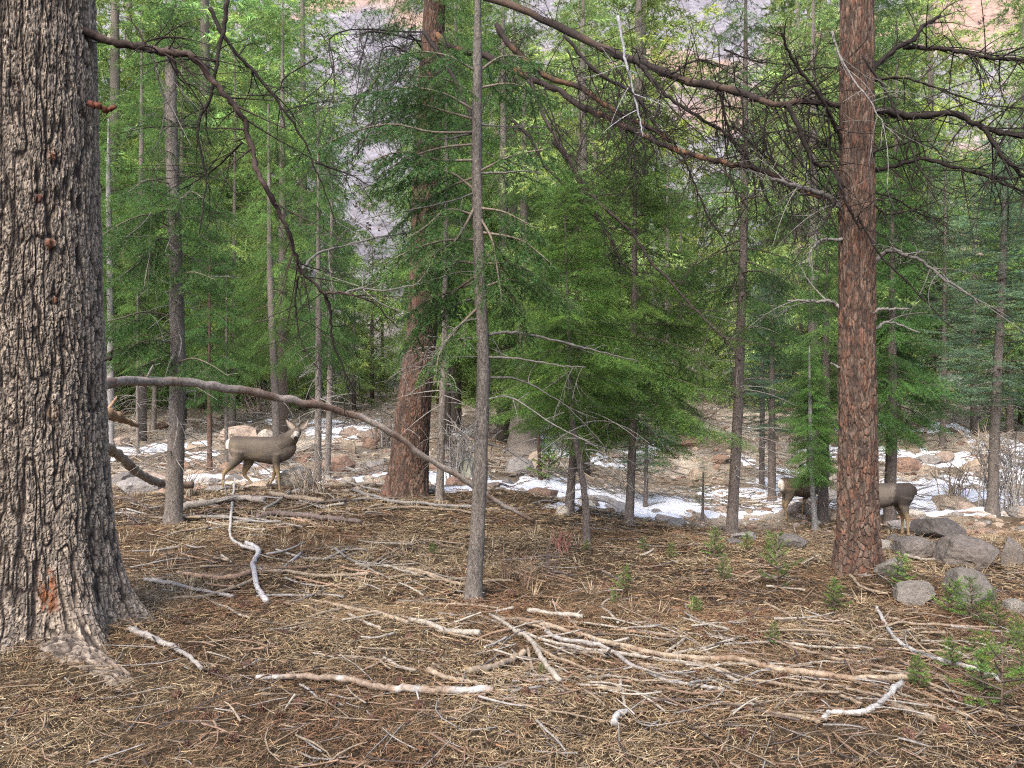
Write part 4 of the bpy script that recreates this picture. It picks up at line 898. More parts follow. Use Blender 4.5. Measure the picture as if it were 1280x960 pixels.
FALL = [
 ([(320, 854), (390, 854), (430, 856), (480, 867), (520, 870), (617, 871)], (7, 10), SILV, 'flaking white log lying along the bottom, left of centre', (), 'fallen_log', 'log', rgb(.17, .13, .10)),
 ([(389, 755), (425, 762), (460, 770), (510, 784)], (4, 6), TANW, 'tan straight stick sloping down left of the slender trunk base', ()),
 ([(512, 780), (537, 786), (560, 795), (600, 798)], (6, 8), BLEACH, 'stout pale stick ending just left of the branch pile', ()),
 ([(585, 847), (615, 841), (640, 831), (656, 821)], (9, 8), TANW, 'short bark-covered log chunk left of the branch pile', (), 'fallen_log', 'log'),
 ([(480, 828), (495, 837), (520, 843)], (5, 4), BLEACH, 'short pale stick above the flaking white log', ()),
 ([(535, 845), (565, 855), (602, 861)], (8, 5), TANW, 'splintered tan wood piece near the end of the white log', ()),
 ([(495, 757), (545, 759), (590, 760), (627, 765)], (3, 3), TANW, 'thin tan stick at the foot of the slender grey trunk', ()),
 ([(390, 774), (427, 766)], (4, 5), TANW, 'short tan stick under the sloping straight stick', ()),
 ([(435, 771), (455, 782), (476, 790)], (4, 4), BLEACH, 'short pale stick right below the sloping straight stick', ()),
 ([(330, 717), (370, 720), (402, 724), (465, 722)], (4, 5), TANW, 'long tan stick right of the white driftwood fork', ()),
 ([(320, 749), (365, 748), (430, 750)], (3, 3), GRW, 'thin grey stick below the white driftwood fork', ()),
 ([(388, 703), (420, 701), (455, 692)], (3, 3), TANW, 'thin tan stick above the long tan one', ()),
 ([(447, 720), (470, 705), (500, 689)], (3, 3), TANW, 'tan stick slanting up right toward a pine cone', ()),
 ([(478, 711), (500, 716), (522, 722)], (4, 3), BLEACH, 'pale broken stick left of the slender trunk', ()),
 ([(500, 714), (535, 721), (560, 731), (582, 735)], (5, 4), TANW, 'curved stick touching the left side of the slender trunk', ()),
 ([(602, 732), (622, 729), (642, 730)], (4, 3), TANW, 'short stick leaving the slender trunk on its right', ()),
 ([(308, 683), (323, 692), (316, 712), (321, 738), (333, 757)], (6, 7), rgb(.29, .28, .285), 'white forked driftwood branch standing out left of centre', (([(318, 712), (340, 716), (360, 706), (378, 691)], 6),)),
 ([(181, 730), (212, 734), (240, 741), (292, 751)], (6, 5), GRW, 'grey stick running from the huge trunk base to the driftwood', ()),
 ([(210, 754), (250, 751), (295, 738), (320, 727)], (4, 5), TANW, 'tan bowed stick under the grey one beside the huge trunk', ()),
 ([(222, 720), (250, 725), (287, 727), (312, 720)], (5, 7), BRW * 1.3, 'brown barky stick left of the driftwood', ()),
 ([(162, 793), (200, 808), (225, 820), (253, 842)], (8, 5), GRW, 'grey forked branch lying at the flared base of the huge trunk', (([(238, 829), (255, 830), (268, 832)], 4),)),
 ([(264, 756), (295, 770), (312, 777)], (3, 3), BLEACH, 'short pale stick below the bowed tan one', ()),
 ([(640, 780), (690, 789), (740, 804), (790, 816), (840, 826), (890, 830), (927, 832), (960, 841), (985, 846), (1035, 852), (1085, 856), (1130, 855), (1153, 855)], (6, 9), rgb(.22, .175, .13), 'longest pole of the branch pile, reaching to the right', (), 'fallen_branch', 'branch', rgb(.16, .11, .075)),
 ([(682, 795), (702, 805), (740, 810), (765, 819), (795, 840), (827, 855), (865, 862), (906, 867)], (6, 5), GRW * 1.1, 'grey crooked branch crossing the middle of the pile', ()),
 ([(640, 791), (685, 806), (727, 815), (780, 822), (827, 830), (865, 835), (890, 840), (922, 857)], (4, 5), BLEACH, 'pale thin pole just under the longest pole', (([(870, 835), (900, 842), (930, 853)], 3),)),
 ([(612, 772), (630, 783), (645, 795), (665, 808), (677, 830), (700, 858)], (4, 8), BLEACH, 'thick pale stick pointing down at the left of the pile', ()),
 ([(665, 808), (690, 825), (722, 837), (747, 848)], (5, 3), TANW, 'tan fork splitting off the thick pale stick', ()),
 ([(660, 769), (690, 773), (729, 776)], (7, 6), BLEACH, 'short pale log with a knot above the pile', (), 'fallen_log', 'log'),
 ([(773, 783), (752, 762), (771, 746)], (3.5, 2.5), BLEACH, 'pale bent stick like an arrowhead above the pile', ()),
 ([(832, 820), (845, 811), (856, 802)], (4, 3), BLEACH, 'short pale stub poking up from the pile', ()),
 ([(830, 826), (845, 821), (877, 815), (921, 802)], (4, 3.5), BLEACH, 'pale branch slanting up right out of the pile', ()),
 ([(905, 810), (930, 808), (962, 806)], (3, 2.5), GRW, 'thin grey stick right of the slanting pale branch', ()),
 ([(865, 830), (902, 842), (930, 854), (960, 858), (1010, 867), (1047, 874), (1077, 886)], (4, 5), TANW, 'long tan branch below the longest pole, right part', ()),
 ([(810, 883), (865, 881), (910, 886), (962, 898), (1000, 906)], (5, 4), BLK, 'dark long branch at the bottom, right of centre', ()),
 ([(747, 865), (765, 868), (782, 870)], (5, 4), TANW, 'short tan piece below the pile', ()),
 ([(640, 856), (670, 855), (702, 853)], (3, 3), GRW, 'thin grey stick left of the thick pale stick tip', ()),
 ([(697, 822), (727, 820), (758, 820)], (3, 3), TANW, 'thin stick level across the left of the pile', ()),
 ([(797, 835), (825, 837), (849, 845)], (4, 3), TANW, 'small tan stick under the pale thin pole', ()),
 ([(660, 815), (662, 828), (666, 842)], (4, 4), TANW, 'short upright-lying stick left of the thick pale one', ()),
 ([(775, 855), (777, 868), (781, 887)], (4, 4), BLEACH, 'short pale stick pointing at the viewer below the pile', ()),
 ([(768, 912), (772, 900), (785, 895)], (9, 6), SILV, 'white broken stub at the bottom centre', ()),
 ([(620, 775), (655, 783), (700, 796)], (4, 3), TANW, 'tan thin stick above the left end of the pile', ()),
 ([(545, 792), (600, 804), (640, 812)], (3, 3), TANW, 'faint tan stick left of the pile under the stout one', ()),
 ([(1095, 762), (1107, 785), (1122, 806), (1150, 822), (1185, 834), (1225, 845), (1252, 856)], (4, 7), SILV, 'curved silver branch sweeping down before the right seedlings', ()),
 ([(1030, 905), (1040, 898), (1080, 897), (1110, 877), (1127, 860)], (7, 8), SILV, 'white crooked branch at the bottom right', (([(1108, 878), (1107, 868), (1111, 862)], 4),)),
 ([(1110, 776), (1140, 784), (1185, 786), (1252, 789)], (4, 3), TANW, 'straight tan stick right of the curved silver branch', ()),
 ([(985, 812), (1035, 826), (1085, 835), (1140, 849), (1175, 865), (1230, 880)], (4, 4), TANW, 'long tan stick above the white crooked branch', ()),
 ([(960, 806), (1010, 812), (1083, 815)], (4, 3), BLEACH, 'pale straight stick below the small right seedlings', ()),
 ([(960, 835), (997, 845), (1037, 849)], (4, 5), BLEACH, 'pale stick crossing the thick end of the longest pole', ()),
 ([(1055, 865), (1100, 875), (1147, 883)], (4, 3), TANW, 'tan stick right above the white crooked branch', ()),
 ([(955, 757), (980, 770), (992, 778)], (4, 3), TANW, 'short tan stick left of the lone right seedling', ()),
 ([(958, 736), (980, 738), (1007, 741)], (3, 2.5), BLEACH, 'thin pale stick left of the pine base', ()),
 ([(1062, 722), (1078, 738), (1110, 746)], (4, 3), TANW, 'thin stick at the right foot of the pine', ()),
 ([(958, 896), (1000, 902), (1025, 908)], (5, 5), TANW, 'tan stick at the bottom edge left of the crooked white branch', ()),
 ([(1115, 888), (1140, 898), (1170, 908)], (9, 9), TANW * .8, 'splintered brown wood at the bottom right', ()),
 ([(1140, 770), (1165, 773), (1190, 777)], (3, 3), TANW, 'short stick in front of the pale flat stone', ()),
 ([(1170, 809), (1190, 817), (1212, 827)], (3, 3), BLEACH, 'short pale stick above the curved silver branch', ()),
 ([(1130, 697), (1150, 702), (1170, 703)], (4, 3), BLEACH, 'pale twig in front of the flat grey stone', ()),
 ([(320, 651), (360, 648), (420, 653), (452, 657)], (8, 6), BLK * 1.3, 'dark rotten log below the standing deer', (), 'fallen_log', 'log'),
 ([(338, 621), (370, 626), (405, 631)], (6, 6), TANW, 'tan barkless log under the feet of the standing deer', (), 'fallen_log', 'log'),
 ([(440, 615), (480, 628), (540, 634), (592, 637)], (4, 4), GRW * .8, 'grey branch lying at the foot of the rusty leaning pine', ()),
 ([(455, 640), (500, 637), (560, 640), (600, 648)], (3, 3), TANW * .8, 'brownish stick below the rusty leaning pine', ()),
 ([(226, 640), (262, 634), (300, 628), (330, 630)], (9, 7), rgb(.25, .22, .19), 'weathered grey log left of the standing deer', (), 'fallen_log', 'log'),
 ([(228, 650), (270, 650), (320, 655)], (5, 4), GRW * .8, 'long grey stick right of the slim fir base', ()),
 ([(295, 598), (290, 640), (288, 672), (300, 684), (322, 692)], (3.5, 4), SILV, 'thin white bent stick rising to the deer from the driftwood', ()),
 ([(345, 690), (375, 700), (405, 702), (437, 688)], (3, 3), BLEACH, 'thin pale curved stick above the driftwood', ()),
 ([(330, 640), (350, 628), (362, 618)], (4, 4), BLEACH, 'short pale stick slanting below the deer', ()),
]
for i, f in enumerate(FALL):
    fallen(f[0], f[1], f[2], f[3], 2000 + i, f[4] if len(f) > 4 else (), f[5] if len(f) > 5 else 'fallen_branch', f[6] if len(f) > 6 else 'branch', 'fallen branches on the forest floor', col2=f[7] if len(f) > 7 else None)
def more_fallen():
    rng = np.random.default_rng(18)
    for (x0, y0, x1, y1), n, wh in [((610, 780, 930, 900), 38, 'woven into the branch pile'), ((930, 790, 1270, 905), 26, 'across the litter at lower right'), ((330, 765, 600, 895), 12, 'around the white log'), ((200, 690, 560, 760), 12, 'around the driftwood fork'), ((230, 610, 470, 665), 20, 'in the slash under the deer')]:
        for q in range(n):
            l = rng.uniform(45, 150) * (1 if y0 > 700 else .6); a = rng.normal() * .35 + .25; px, py = rng.uniform(x0, x1), rng.uniform(y0, y1); b = rng.normal() * .12 * l; pts = []
            for t in np.linspace(-.5, .5, 5): pts.append((px + l * t * math.cos(a) - b * (t * t) * math.sin(a), min(948, max(600, py + .4 * l * t * math.sin(a) * 1.6 + b * (4 * t * t - .5) * .35 + rng.normal() * 1.2))))
            nm, c = [('tan', TANW), ('pale', BLEACH), ('grey', GRW), ('tan', TANW * .85), ('brown', BRW * 1.2)][rng.integers(5)]; w = rng.uniform(1.7, 3.8)
            fallen(pts, (w, w * .6), c * rng.uniform(.8, 1.15), '%s %s branch %s' % ('stout' if w > 2.8 else 'thin', nm, wh), 5000 + int(q + x0 * 7), group='fallen branches on the forest floor', sides=6)
more_fallen()
# the long fallen pole leaning from the huge trunk to the ground
fallen([(118, 482), (134, 479), (180, 476), (250, 479), (320, 491), (380, 503), (420, 512), (480, 535), (530, 570), (580, 600), (620, 626), (668, 652)], (13, 5), rgb(.26, .22, .19),
       'long grey fallen pole leaning from the huge trunk down past the leaning pine', 3001, Ys=[5.9, 6.8, 7.6, 8.3, 9.0, 9.6], name='leaning_log', cat='log', col2=rgb(.16, .11, .085), sides=12)
fallen([(128, 557), (145, 566), (165, 585), (185, 598), (205, 604), (240, 606)], (13, 9), rgb(.24, .20, .17), 'grey fallen log behind the slim fir, right of the huge trunk', 3002, Ys=[9.2, 10.6, 11.6], name='fallen_log', cat='log', col2=rgb(.16, .11, .085))
fallen([(122, 516), (140, 520), (155, 525), (172, 532)], (16, 5), rgb(.26, .17, .11), 'broken brown splintered log end beside the huge trunk, above the grey log', 3003, Ys=[9.5, 10.5], name='broken_log', cat='log')
for i, (pp, lb) in enumerate([([(139, 622), (165, 624), (190, 640), (210, 650)], 'dark bare branch between the huge trunk and the slim fir, uppermost'), ([(150, 638), (170, 650), (185, 668), (200, 680)], 'dark bare branch curling down below the uppermost one'),
        ([(155, 660), (180, 664), (205, 655), (240, 648)], 'dark bare branch running past the foot of the slim fir'), ([(145, 612), (170, 610), (195, 606)], 'dark thin branch level beside the huge trunk')]):
    Ys = [G(*pp[0])[1] - .15, G(*pp[-1])[1] - .1]; o_ = P(*pp[0], Ys[0]); r_ = empty('dead_branch', o_)
    branch_part(r_, o_, pp, Ys, .018, .005, BLK * 1.4, 3010 + i, 9, twl=.35, name='stem'); tag(r_, lb, 'branch')

def lying_sticks():
    """the scatter of thinner sticks: ones big enough to see are things of their own"""
    rng = np.random.default_rng(8); cols = [('tan', TANW), ('pale', BLEACH), ('grey', GRW), ('dark', BLK * 1.5), ('brown', BRW)]
    areas = [((150, 605, 480, 665), 52, (20, 90), 'in the slash around the deer', [0, 1, 2, 3, 4]), ((180, 665, 600, 745), 34, (18, 80), 'left of the slender trunk', [0, 0, 1, 2, 4]),
             ((600, 650, 960, 770), 14, (14, 50), 'on open mid-ground needles', [0, 1, 4, 3]), ((600, 780, 960, 900), 44, (18, 70), 'tangled in the branch pile', [0, 1, 1, 2, 4]),
             ((960, 770, 1280, 905), 34, (18, 90), 'in the litter at lower right', [0, 1, 0, 4]), ((240, 770, 600, 905), 26, (14, 50), 'in the litter at lower left', [0, 1, 4]), ((440, 570, 700, 640), 16, (15, 45), 'around the leaning pine', [2, 0, 3]), ((880, 610, 1280, 740), 18, (12, 40), 'around the right-hand boulders', [0, 1, 4])]
    for (x0, y0, x1, y1), n, (l0, l1), where, ci in areas:
        for q in range(n):
            px, py = rng.uniform(x0, x1), rng.uniform(y0, y1); l = rng.uniform(l0, l1); b = G(px, py); k = b[1] / FPX
            a = rng.normal() * .5 + (math.pi if rng.random() < .5 else 0); L = l * k; m = 4
            s = np.linspace(-.5, .5, m); bend = rng.normal() * .12
            xs = b[0] + L * (np.cos(a) * s - np.sin(a) * bend * (s * s) * 2); ys = b[1] + L * 1.3 * (np.sin(a) * s + np.cos(a) * bend * (s * s) * 2)
            nm, c = cols[ci[rng.integers(len(ci))]]; w = rng.uniform(1.6, 4.2) * k / 2
            zs = H(xs, ys) + w * .7 + rng.uniform(.012, .045) + rng.normal() * .04 * s
            path = spline(np.stack([xs, ys, zs], -1), 10); org = path[5].copy()
            mb = MB(); tube(mb, path, np.linspace(w, w * .5, 10), 5, c * rng.uniform(.75, 1.15), rough=.12, rng=rng)
            for z in range(rng.integers(0, 3)):
                kk = rng.integers(2, 8); d = unit(path[kk + 1] - path[kk] + rng.normal(size=3) * .4 * np.linalg.norm(path[kk + 1] - path[kk]) * 2); ll = L * rng.uniform(.1, .3)
                e = path[kk] + d * ll; e[2] = max(e[2], H1(e[0], e[1]) + .006); tube(mb, np.array([path[kk], e]), [w * .45, w * .25], 4, c * .95)
            o = link('stick', rel(mb, org).mesh('stick', M_wood), None, org)
            tag(o, '%s %s %s stick %s' % ('thin' if w < 2.9 * k / 2 else 'stout', 'short' if l < (l0 + l1) / 2 else 'long', nm, where), 'stick', 'sticks ' + where)
lying_sticks()

# ------------------------------------------------------------------ needle and twig litter, cones
def litter():
    rng = np.random.default_rng(77)
    cols = np.array([(.25, .182, .108), (.32, .252, .162), (.18, .118, .07), (.37, .315, .228), (.145, .098, .06), (.175, .098, .06), (.09, .066, .048)])
    mb = MB()
    for n, y0, y1, l, w in ((120000, 3.2, 6.2, .085, .0030), (110000, 5.6, 9.5, .10, .0045), (70000, 9, 15, .13, .008)):
        Y = np.sqrt(rng.uniform(y0 ** 2, y1 ** 2, n)); x = Y * rng.uniform(-.74, .74, n)
        keep = rng.random(n) < (.25 + 1.1 * fbm(x * 1.1, Y * 1.1, seed=61, oct=4)); x, Y = x[keep], Y[keep]; n = len(x)
        a = rng.normal(size=n) * .9 + rng.choice([0, np.pi], n) + 3 * fbm(x * .8, Y * .8, seed=62, oct=2); L = l * rng.uniform(.35, 1.3, n)
        p0 = np.stack([x, Y, H(x, Y) + rng.uniform(.0, .04, n)], -1)
        d = np.stack([np.cos(a), np.sin(a), rng.normal(size=n) * .16], -1); p1 = p0 + d * L[:, None]
        p1[:, 2] = np.maximum(p1[:, 2], H(p1[:, 0], p1[:, 1]) + .003)
        sd = np.stack([-np.sin(a), np.cos(a), rng.normal(size=n) * .5], -1) * (w * rng.uniform(.6, 1.3, n) * .5)[:, None]
        V = np.stack([p0 - sd, p0 + sd, p1], 1).reshape(-1, 3)
        patch = fbm(x * .9, Y * .9, seed=64, oct=3); patch2 = fbm(x * 2.3, Y * 2.3, seed=65, oct=3)
        ci = np.where(patch + rng.normal(size=n) * .1 > .5, rng.choice([0, 1, 3, 1, 0, 2], n), rng.choice([2, 4, 5, 0, 6, 2], n)); ci = np.where((patch2 > .66) & (rng.random(n) < .5), 5, ci)
        C = cols[ci] * rng.uniform(.5, 1.35, n)[:, None]
        mb.add(V, None, np.arange(n * 3).reshape(-1, 3), np.repeat(C * rgb(1.03, 1.0, .94), 3, 0))
    kind(link('needle_litter', mb.mesh('needle_litter', M_litter, False)), 'stuff')
    mb = MB(); n = 3800                                                # small twigs, bark chips
    Y = 3.2 + 11 * rng.random(n) ** 1.3; x = Y * rng.uniform(-.74, .74, n); L = rng.uniform(.05, .42, n) * (.6 + Y * .07); a = rng.uniform(0, 6.28, n)
    for i in range(n):
        s = np.linspace(-.5, .5, 4); b = rng.normal() * .3; xs = x[i] + L[i] * (np.cos(a[i]) * s - np.sin(a[i]) * b * s * s); ys = Y[i] + L[i] * (np.sin(a[i]) * s + np.cos(a[i]) * b * s * s)
        r = rng.uniform(.002, .0065); p = np.stack([xs, ys, rng.uniform(.01, .045) + rng.normal() * .12 * L[i] * s], -1)
        tube(mb, p, [r, r, r * .8, r * .6], 3, np.array([TANW, TANW * .8, GRW, BRW, BLK, BRW])[rng.integers(6)] * rng.uniform(.7, 1.2), cap=False)
    Vv = np.concatenate(mb.V); Vv[:, 2] += H(Vv[:, 0], Vv[:, 1]).astype(np.float32); mb.V = [Vv]
    kind(link('twig_litter', mb.mesh('twig_litter', M_wood)), 'stuff')
    mb = MB(); n = 4500                                                # grey-tan slash strewn over the stony bank
    Y = 16 + 20 * rng.random(n) ** 1.3; x = Y * rng.uniform(-.74, .74, n); L = rng.uniform(.25, 1.3, n); a = rng.normal(size=n) * .6
    for i in range(n):
        s = np.linspace(-.5, .5, 4); b = rng.normal() * .4; xs = x[i] + L[i] * (np.cos(a[i]) * s - np.sin(a[i]) * b * s * s); ys = Y[i] + L[i] * (np.sin(a[i]) * s + np.cos(a[i]) * b * s * s)
        r = rng.uniform(.006, .018); tube(mb, np.stack([xs, ys, rng.uniform(.01, .14) + rng.normal() * .2 * L[i] * s], -1), [r, r, r * .8, r * .5], 3, np.array([TANW, BLEACH, GRW, BLEACH, BRW, TANW])[rng.integers(6)] * rng.uniform(.7, 1.3), cap=False)
    Vv = np.concatenate(mb.V); Vv[:, 2] += H(Vv[:, 0], Vv[:, 1]).astype(np.float32); mb.V = [Vv]
    kind(link('bank_slash', mb.mesh('bank_slash', M_wood)), 'stuff')
    # dead grass tufts
    mb = MB(); n = 420
    for i in range(n):
        Y0 = 6 + 8.5 * rng.random(); x0 = Y0 * rng.uniform(-.6, .7)
        if fbm(np.array([x0 * .5]), np.array([Y0 * .5]), seed=68)[0] < .47: continue
        k = rng.integers(10, 22); aa = rng.uniform(0, 6.28, k); le = rng.uniform(.06, .2, k); t = rng.uniform(.3, 1.2, k)
        p0 = np.array([x0, Y0, H1(x0, Y0)]) + np.stack([np.cos(aa) * .03, np.sin(aa) * .03, 0 * aa], -1)
        p1 = p0 + np.stack([np.cos(aa) * np.sin(t), np.sin(aa) * np.sin(t), np.cos(t)], -1) * le[:, None]; sd = np.stack([-np.sin(aa), np.cos(aa), 0 * aa], -1) * .0035
        mb.add(np.stack([p0 - sd, p0 + sd, p1], 1).reshape(-1, 3), None, np.arange(k * 3).reshape(-1, 3), np.repeat(cols[rng.choice([0, 1, 3], k)], 3, 0))
    kind(link('dry_grass', mb.mesh('dry_grass', M_litter, False)), 'stuff')
litter()
def cones():
    rng = np.random.default_rng(31); mb = MB()
    for ring in range(7):                                             # overlapping scales round a short core
        t = ring / 6; r = .028 * math.sin(.5 + t * 2.35); z = -.03 + .065 * t
        for q in range(8):
            a = q * .785 + ring * .39; d = np.array([math.cos(a), math.sin(a), 0]); u = np.array([-d[1], d[0], 0])
            c = d * r * .4 + [0, 0, z]; tip = d * r * 1.25 + [0, 0, z + .008]
            mb.add([c - u * .010, c + u * .010, tip + u * .006, tip - u * .006, c + [0, 0, .008], tip + [0, 0, .004]], [(0, 1, 2, 3)], [(0, 3, 5), (1, 4, 5), (0, 5, 4), (1, 5, 2), (2, 5, 3)], rgb(.085, .048, .036) * rng.uniform(.7, 1.6))
    tube(mb, [[0, 0, -.03], [0, 0, 0], [0, 0, .035]], [.012, .014, .004], 6, rgb(.06, .03, .02)); me = mb.mesh('pine_cone', M_plain, False)
    spots = [(508, 687), (482, 729), (558, 744), (513, 800), (372, 885), (270, 845), (240, 768), (220, 873), (345, 848), (415, 885), (500, 855), (662, 870), (1214, 803), (1100, 785), (1020, 880), (790, 792), (820, 776), (700, 762), (655, 700), (330, 890), (465, 905), (860, 895), (1010, 760), (940, 800), (90, 880), (30, 895), (445, 800), (540, 818), (600, 880), (725, 880), (1075, 800), (1200, 880), (295, 790), (355, 795), (900, 775), (980, 850), (640, 745), (755, 735), (820, 715), (305, 760)]
    for px, py in spots + [(rng.uniform(220, 1270), rng.uniform(690, 950)) for q in range(36)]:
        b = G(px, py); s = rng.uniform(.55, .95)
        o = link('pine_cone', me, None, b + [0, 0, .02], (rng.uniform(1, 2), rng.uniform(-.5, .5), rng.uniform(0, 6.28)), (s, s, s)); wh = ('right of the huge trunk' if py < 780 else 'below the huge trunk root') if px < 300 else ('left of the slender trunk' if py < 760 else 'between slender trunk and white log' if py < 850 else 'around the white log') if px < 600 else ('on open ground behind the pile' if py < 790 else 'in the branch pile') if px < 900 else ('before the right-hand pine' if py < 820 else 'at lower right')
        tag(o, 'dark red-brown pine cone %s' % wh, 'pine cone', 'pine cones on the needle litter')
cones()

# ------------------------------------------------------------------ seedlings and bare bushes
def seedlings():
    rng = np.random.default_rng(55)
    for (px, py, hp, label) in [(780, 742, 34, 'small fir seedling before the straight dark-stemmed fir'), (770, 757, 22, 'tiny fir seedling in front of the small mid-ground one'), (905, 728, 34, 'bright fir seedling left of the pine, nearest of three'), (893, 700, 40, 'tall thin fir seedling at the foot of the dark straight stem'),
            (972, 738, 70, 'tallest fir seedling left of the pine'), (968, 706, 40, 'fir seedling behind the tallest one by the pine'), (1043, 764, 40, 'lone bushy fir seedling in front of the pine'), (1122, 735, 42, 'fir seedling against the right side of the pine base'), (870, 768, 24, 'tiny fir seedling on the open needles left of the lone one'),
            (966, 808, 30, 'low fir seedling at the end of the pale straight stick'), (1188, 770, 46, 'fir seedling left of the rounded grey boulder'), (1214, 780, 56, 'fir seedling in front of the rounded grey boulder'), (1246, 790, 50, 'fir seedling right of the rounded grey boulder'), (1268, 812, 44, 'fir seedling at the right edge below the pale stone'),
            (1150, 862, 46, 'fir seedling under the curved silver branch, left one'), (1190, 838, 40, 'fir seedling behind the curved silver branch'), (1228, 868, 56, 'green fir seedling at the end of the curved silver branch'), (1252, 890, 100, 'largest fir seedling, in the bottom right corner'), (1282, 860, 80, 'fir seedling cut by the right edge near the bottom corner'),
            (542, 694, 16, 'tiny green plant beside the slender grey trunk'), (732, 690, 16, 'tuft of green at the foot of the curving brown stem'), (686, 604, 50, 'bright pale-green sapling by the central snow'), (678, 845, 14, 'tiny green sprig inside the branch pile'), (838, 700, 22, 'faint seedling in mid ground right of the straight fir'), (806, 690, 18, 'faint green sprig right of the straight fir base'),
            (520, 598, 40, 'leafy green shrub left of the leaning pine, at the snow'), (934, 690, 24, 'fern-like seedling right of the dark straight stem')]:
        b = G(px, py); h = hp * b[1] / FPX; s = h / .46; v = rng.integers(3) if hp < 60 else 3; me, wd = CROWN['seedling%d' % v]
        root = tag(empty('fir_seedling', b), label, 'seedling'); rz = rng.random() * 6
        f = rng.uniform(.85, 1.2); sx = s * rng.uniform(1.0, 1.5)
        o = link('foliage', me, root, (0, 0, h * .08), (rng.normal() * .1, rng.normal() * .1, rz), (sx, sx, s)); o.color = (1.15 * f, 1.2 * f, .9 * f, 1)
        mb = MB(); tube(mb, [[0, 0, -.02], [.004, 0, h * .5], [0, 0, h]], [.006 + h * .008, .004, .002], 5, rgb(.14, .10, .07)); link('stem', mb.mesh('stem', M_wood), root)
        link('limbs', wd, root, (0, 0, h * .08), (0, 0, rz), (sx, sx, s))
seedlings()
def bushes():
    for i, (px, py, hp, wp, n, c, label) in enumerate([(575, 600, 85, 70, 34, GRW * .9, 'grey leafless bush behind the lichened boulder'), (1255, 640, 110, 95, 44, GRW, 'tangled leafless bush at the right edge by the snow'), (1195, 628, 60, 60, 22, rgb(.25, .2, .15), 'small leafless bush left of the edge spruce'),
            (1235, 575, 50, 120, 26, rgb(.3, .25, .2), 'pale bare bush beyond the right snow'), (660, 735, 60, 30, 8, BRW, 'thin leafless shrub right of the slender trunk'), (632, 725, 55, 30, 8, BRW, 'thin leafless shrub touching the slender trunk'), (685, 722, 55, 24, 6, BLK * 1.5, 'dark twiggy plant left of the curving stem'),
            (385, 618, 50, 70, 24, rgb(.26, .21, .16), 'dry twiggy bush before the hooves, right of the deer'), (480, 560, 50, 60, 22, GRW, 'bare bush beyond the leaning pine, left'), (235, 620, 40, 50, 16, rgb(.26, .22, .17), 'dry twigs left of the deer tail'), (700, 560, 60, 80, 26, GRW * .9, 'bare bush behind the dark upright fir'),
            (860, 545, 40, 80, 20, GRW, 'bare bush on the far bank, centre right'), (205, 500, 40, 90, 22, rgb(.3, .24, .2), 'bare bush on the far bank behind the slim fir'), (330, 520, 60, 80, 26, rgb(.33, .26, .22), 'bare bush on the bank above the deer'), (705, 690, 36, 40, 14, rgb(.22, .1, .08), 'low reddish bare shrub left of the curving stem'), (1080, 840, 34, 30, 8, BRW, 'tiny dead plant at lower right'), (870, 830, 20, 20, 5, BRW, 'tiny dead twig plant by the pile')]):
        rng = np.random.default_rng(4000 + i); b = G(px, py); k = b[1] / FPX; h = hp * k; w = wp * k; mb = MB()
        for q in range(n):
            a = rng.random() * 6.28; l = h * rng.uniform(.5, 1.1); ln = rng.uniform(.1, .9) * w * .5; s = np.linspace(0, 1, 7); r0 = max(.003, .0009 * b[1] * .5)
            off = rng.normal(size=2) * w * .12
            p = np.stack([off[0] + np.cos(a) * ln * s ** 1.3 + rng.normal() * .03 * s, off[1] + np.sin(a) * ln * s ** 1.3, l * (s - .18 * s * s) - .03], -1); cc = c * rng.uniform(.7, 1.3)
            tube(mb, p, np.linspace(r0 * 1.8, r0 * .6, 7), 4, cc, cap=False)
            for z in range(4):
                kk = rng.integers(2, 6); d = unit(unit(p[kk] - p[kk - 1]) + rng.normal(size=3) * .6); ll = l * rng.uniform(.15, .4)
                tube(mb, p[kk] + d * (np.linspace(0, 1, 4) * ll)[:, None], np.linspace(r0, r0 * .45, 4), 3, cc, cap=False)
        o = link('bare_bush', mb.mesh('bare_bush', M_wood), None, b); tag(o, label, 'bush')
bushes()
print('floor', round(time.time() - T_START, 1))

# ------------------------------------------------------------------ deer
def loft(mb, rings, k=20):
    """rings: (centre, axis direction, half width, half height)"""
    n = len(rings); V = []
    for c, d, hw, hh in rings:
        d = unit(np.array(d, float)); side = unit(np.cross(d, [0, 0, 1.])) if abs(d[2]) < .95 else np.array([0, 1., 0]); up = np.cross(side, d)
        a = np.arange(k) * 2 * np.pi / k
        V.append(np.array(c) + np.cos(a)[:, None] * side * hw + np.sin(a)[:, None] * up * hh)
    V = np.concatenate(V); i = np.arange(n - 1)[:, None] * k; j = np.arange(k)[None]; j2 = (j + 1) % k
    Q = np.stack([i + j, i + j2, i + k + j2, i + k + j], -1).reshape(-1, 4)
    V = np.vstack([V, rings[0][0], rings[-1][0]]); b = n * k; jj = np.arange(k); j2 = (jj + 1) % k
    mb.add(V, Q, np.vstack([np.stack([np.full(k, b), j2, jj], -1), np.stack([np.full(k, b + 1), (n - 1) * k + jj, (n - 1) * k + j2], -1)]))
def limb(mb, pts, rad, n=26, k=14):
    p = spline(pts, n); r = spline(np.stack([rad, np.zeros(len(rad)), np.zeros(len(rad))], -1), n)[:, 0]; tube(mb, p, np.maximum(r, .012), k)
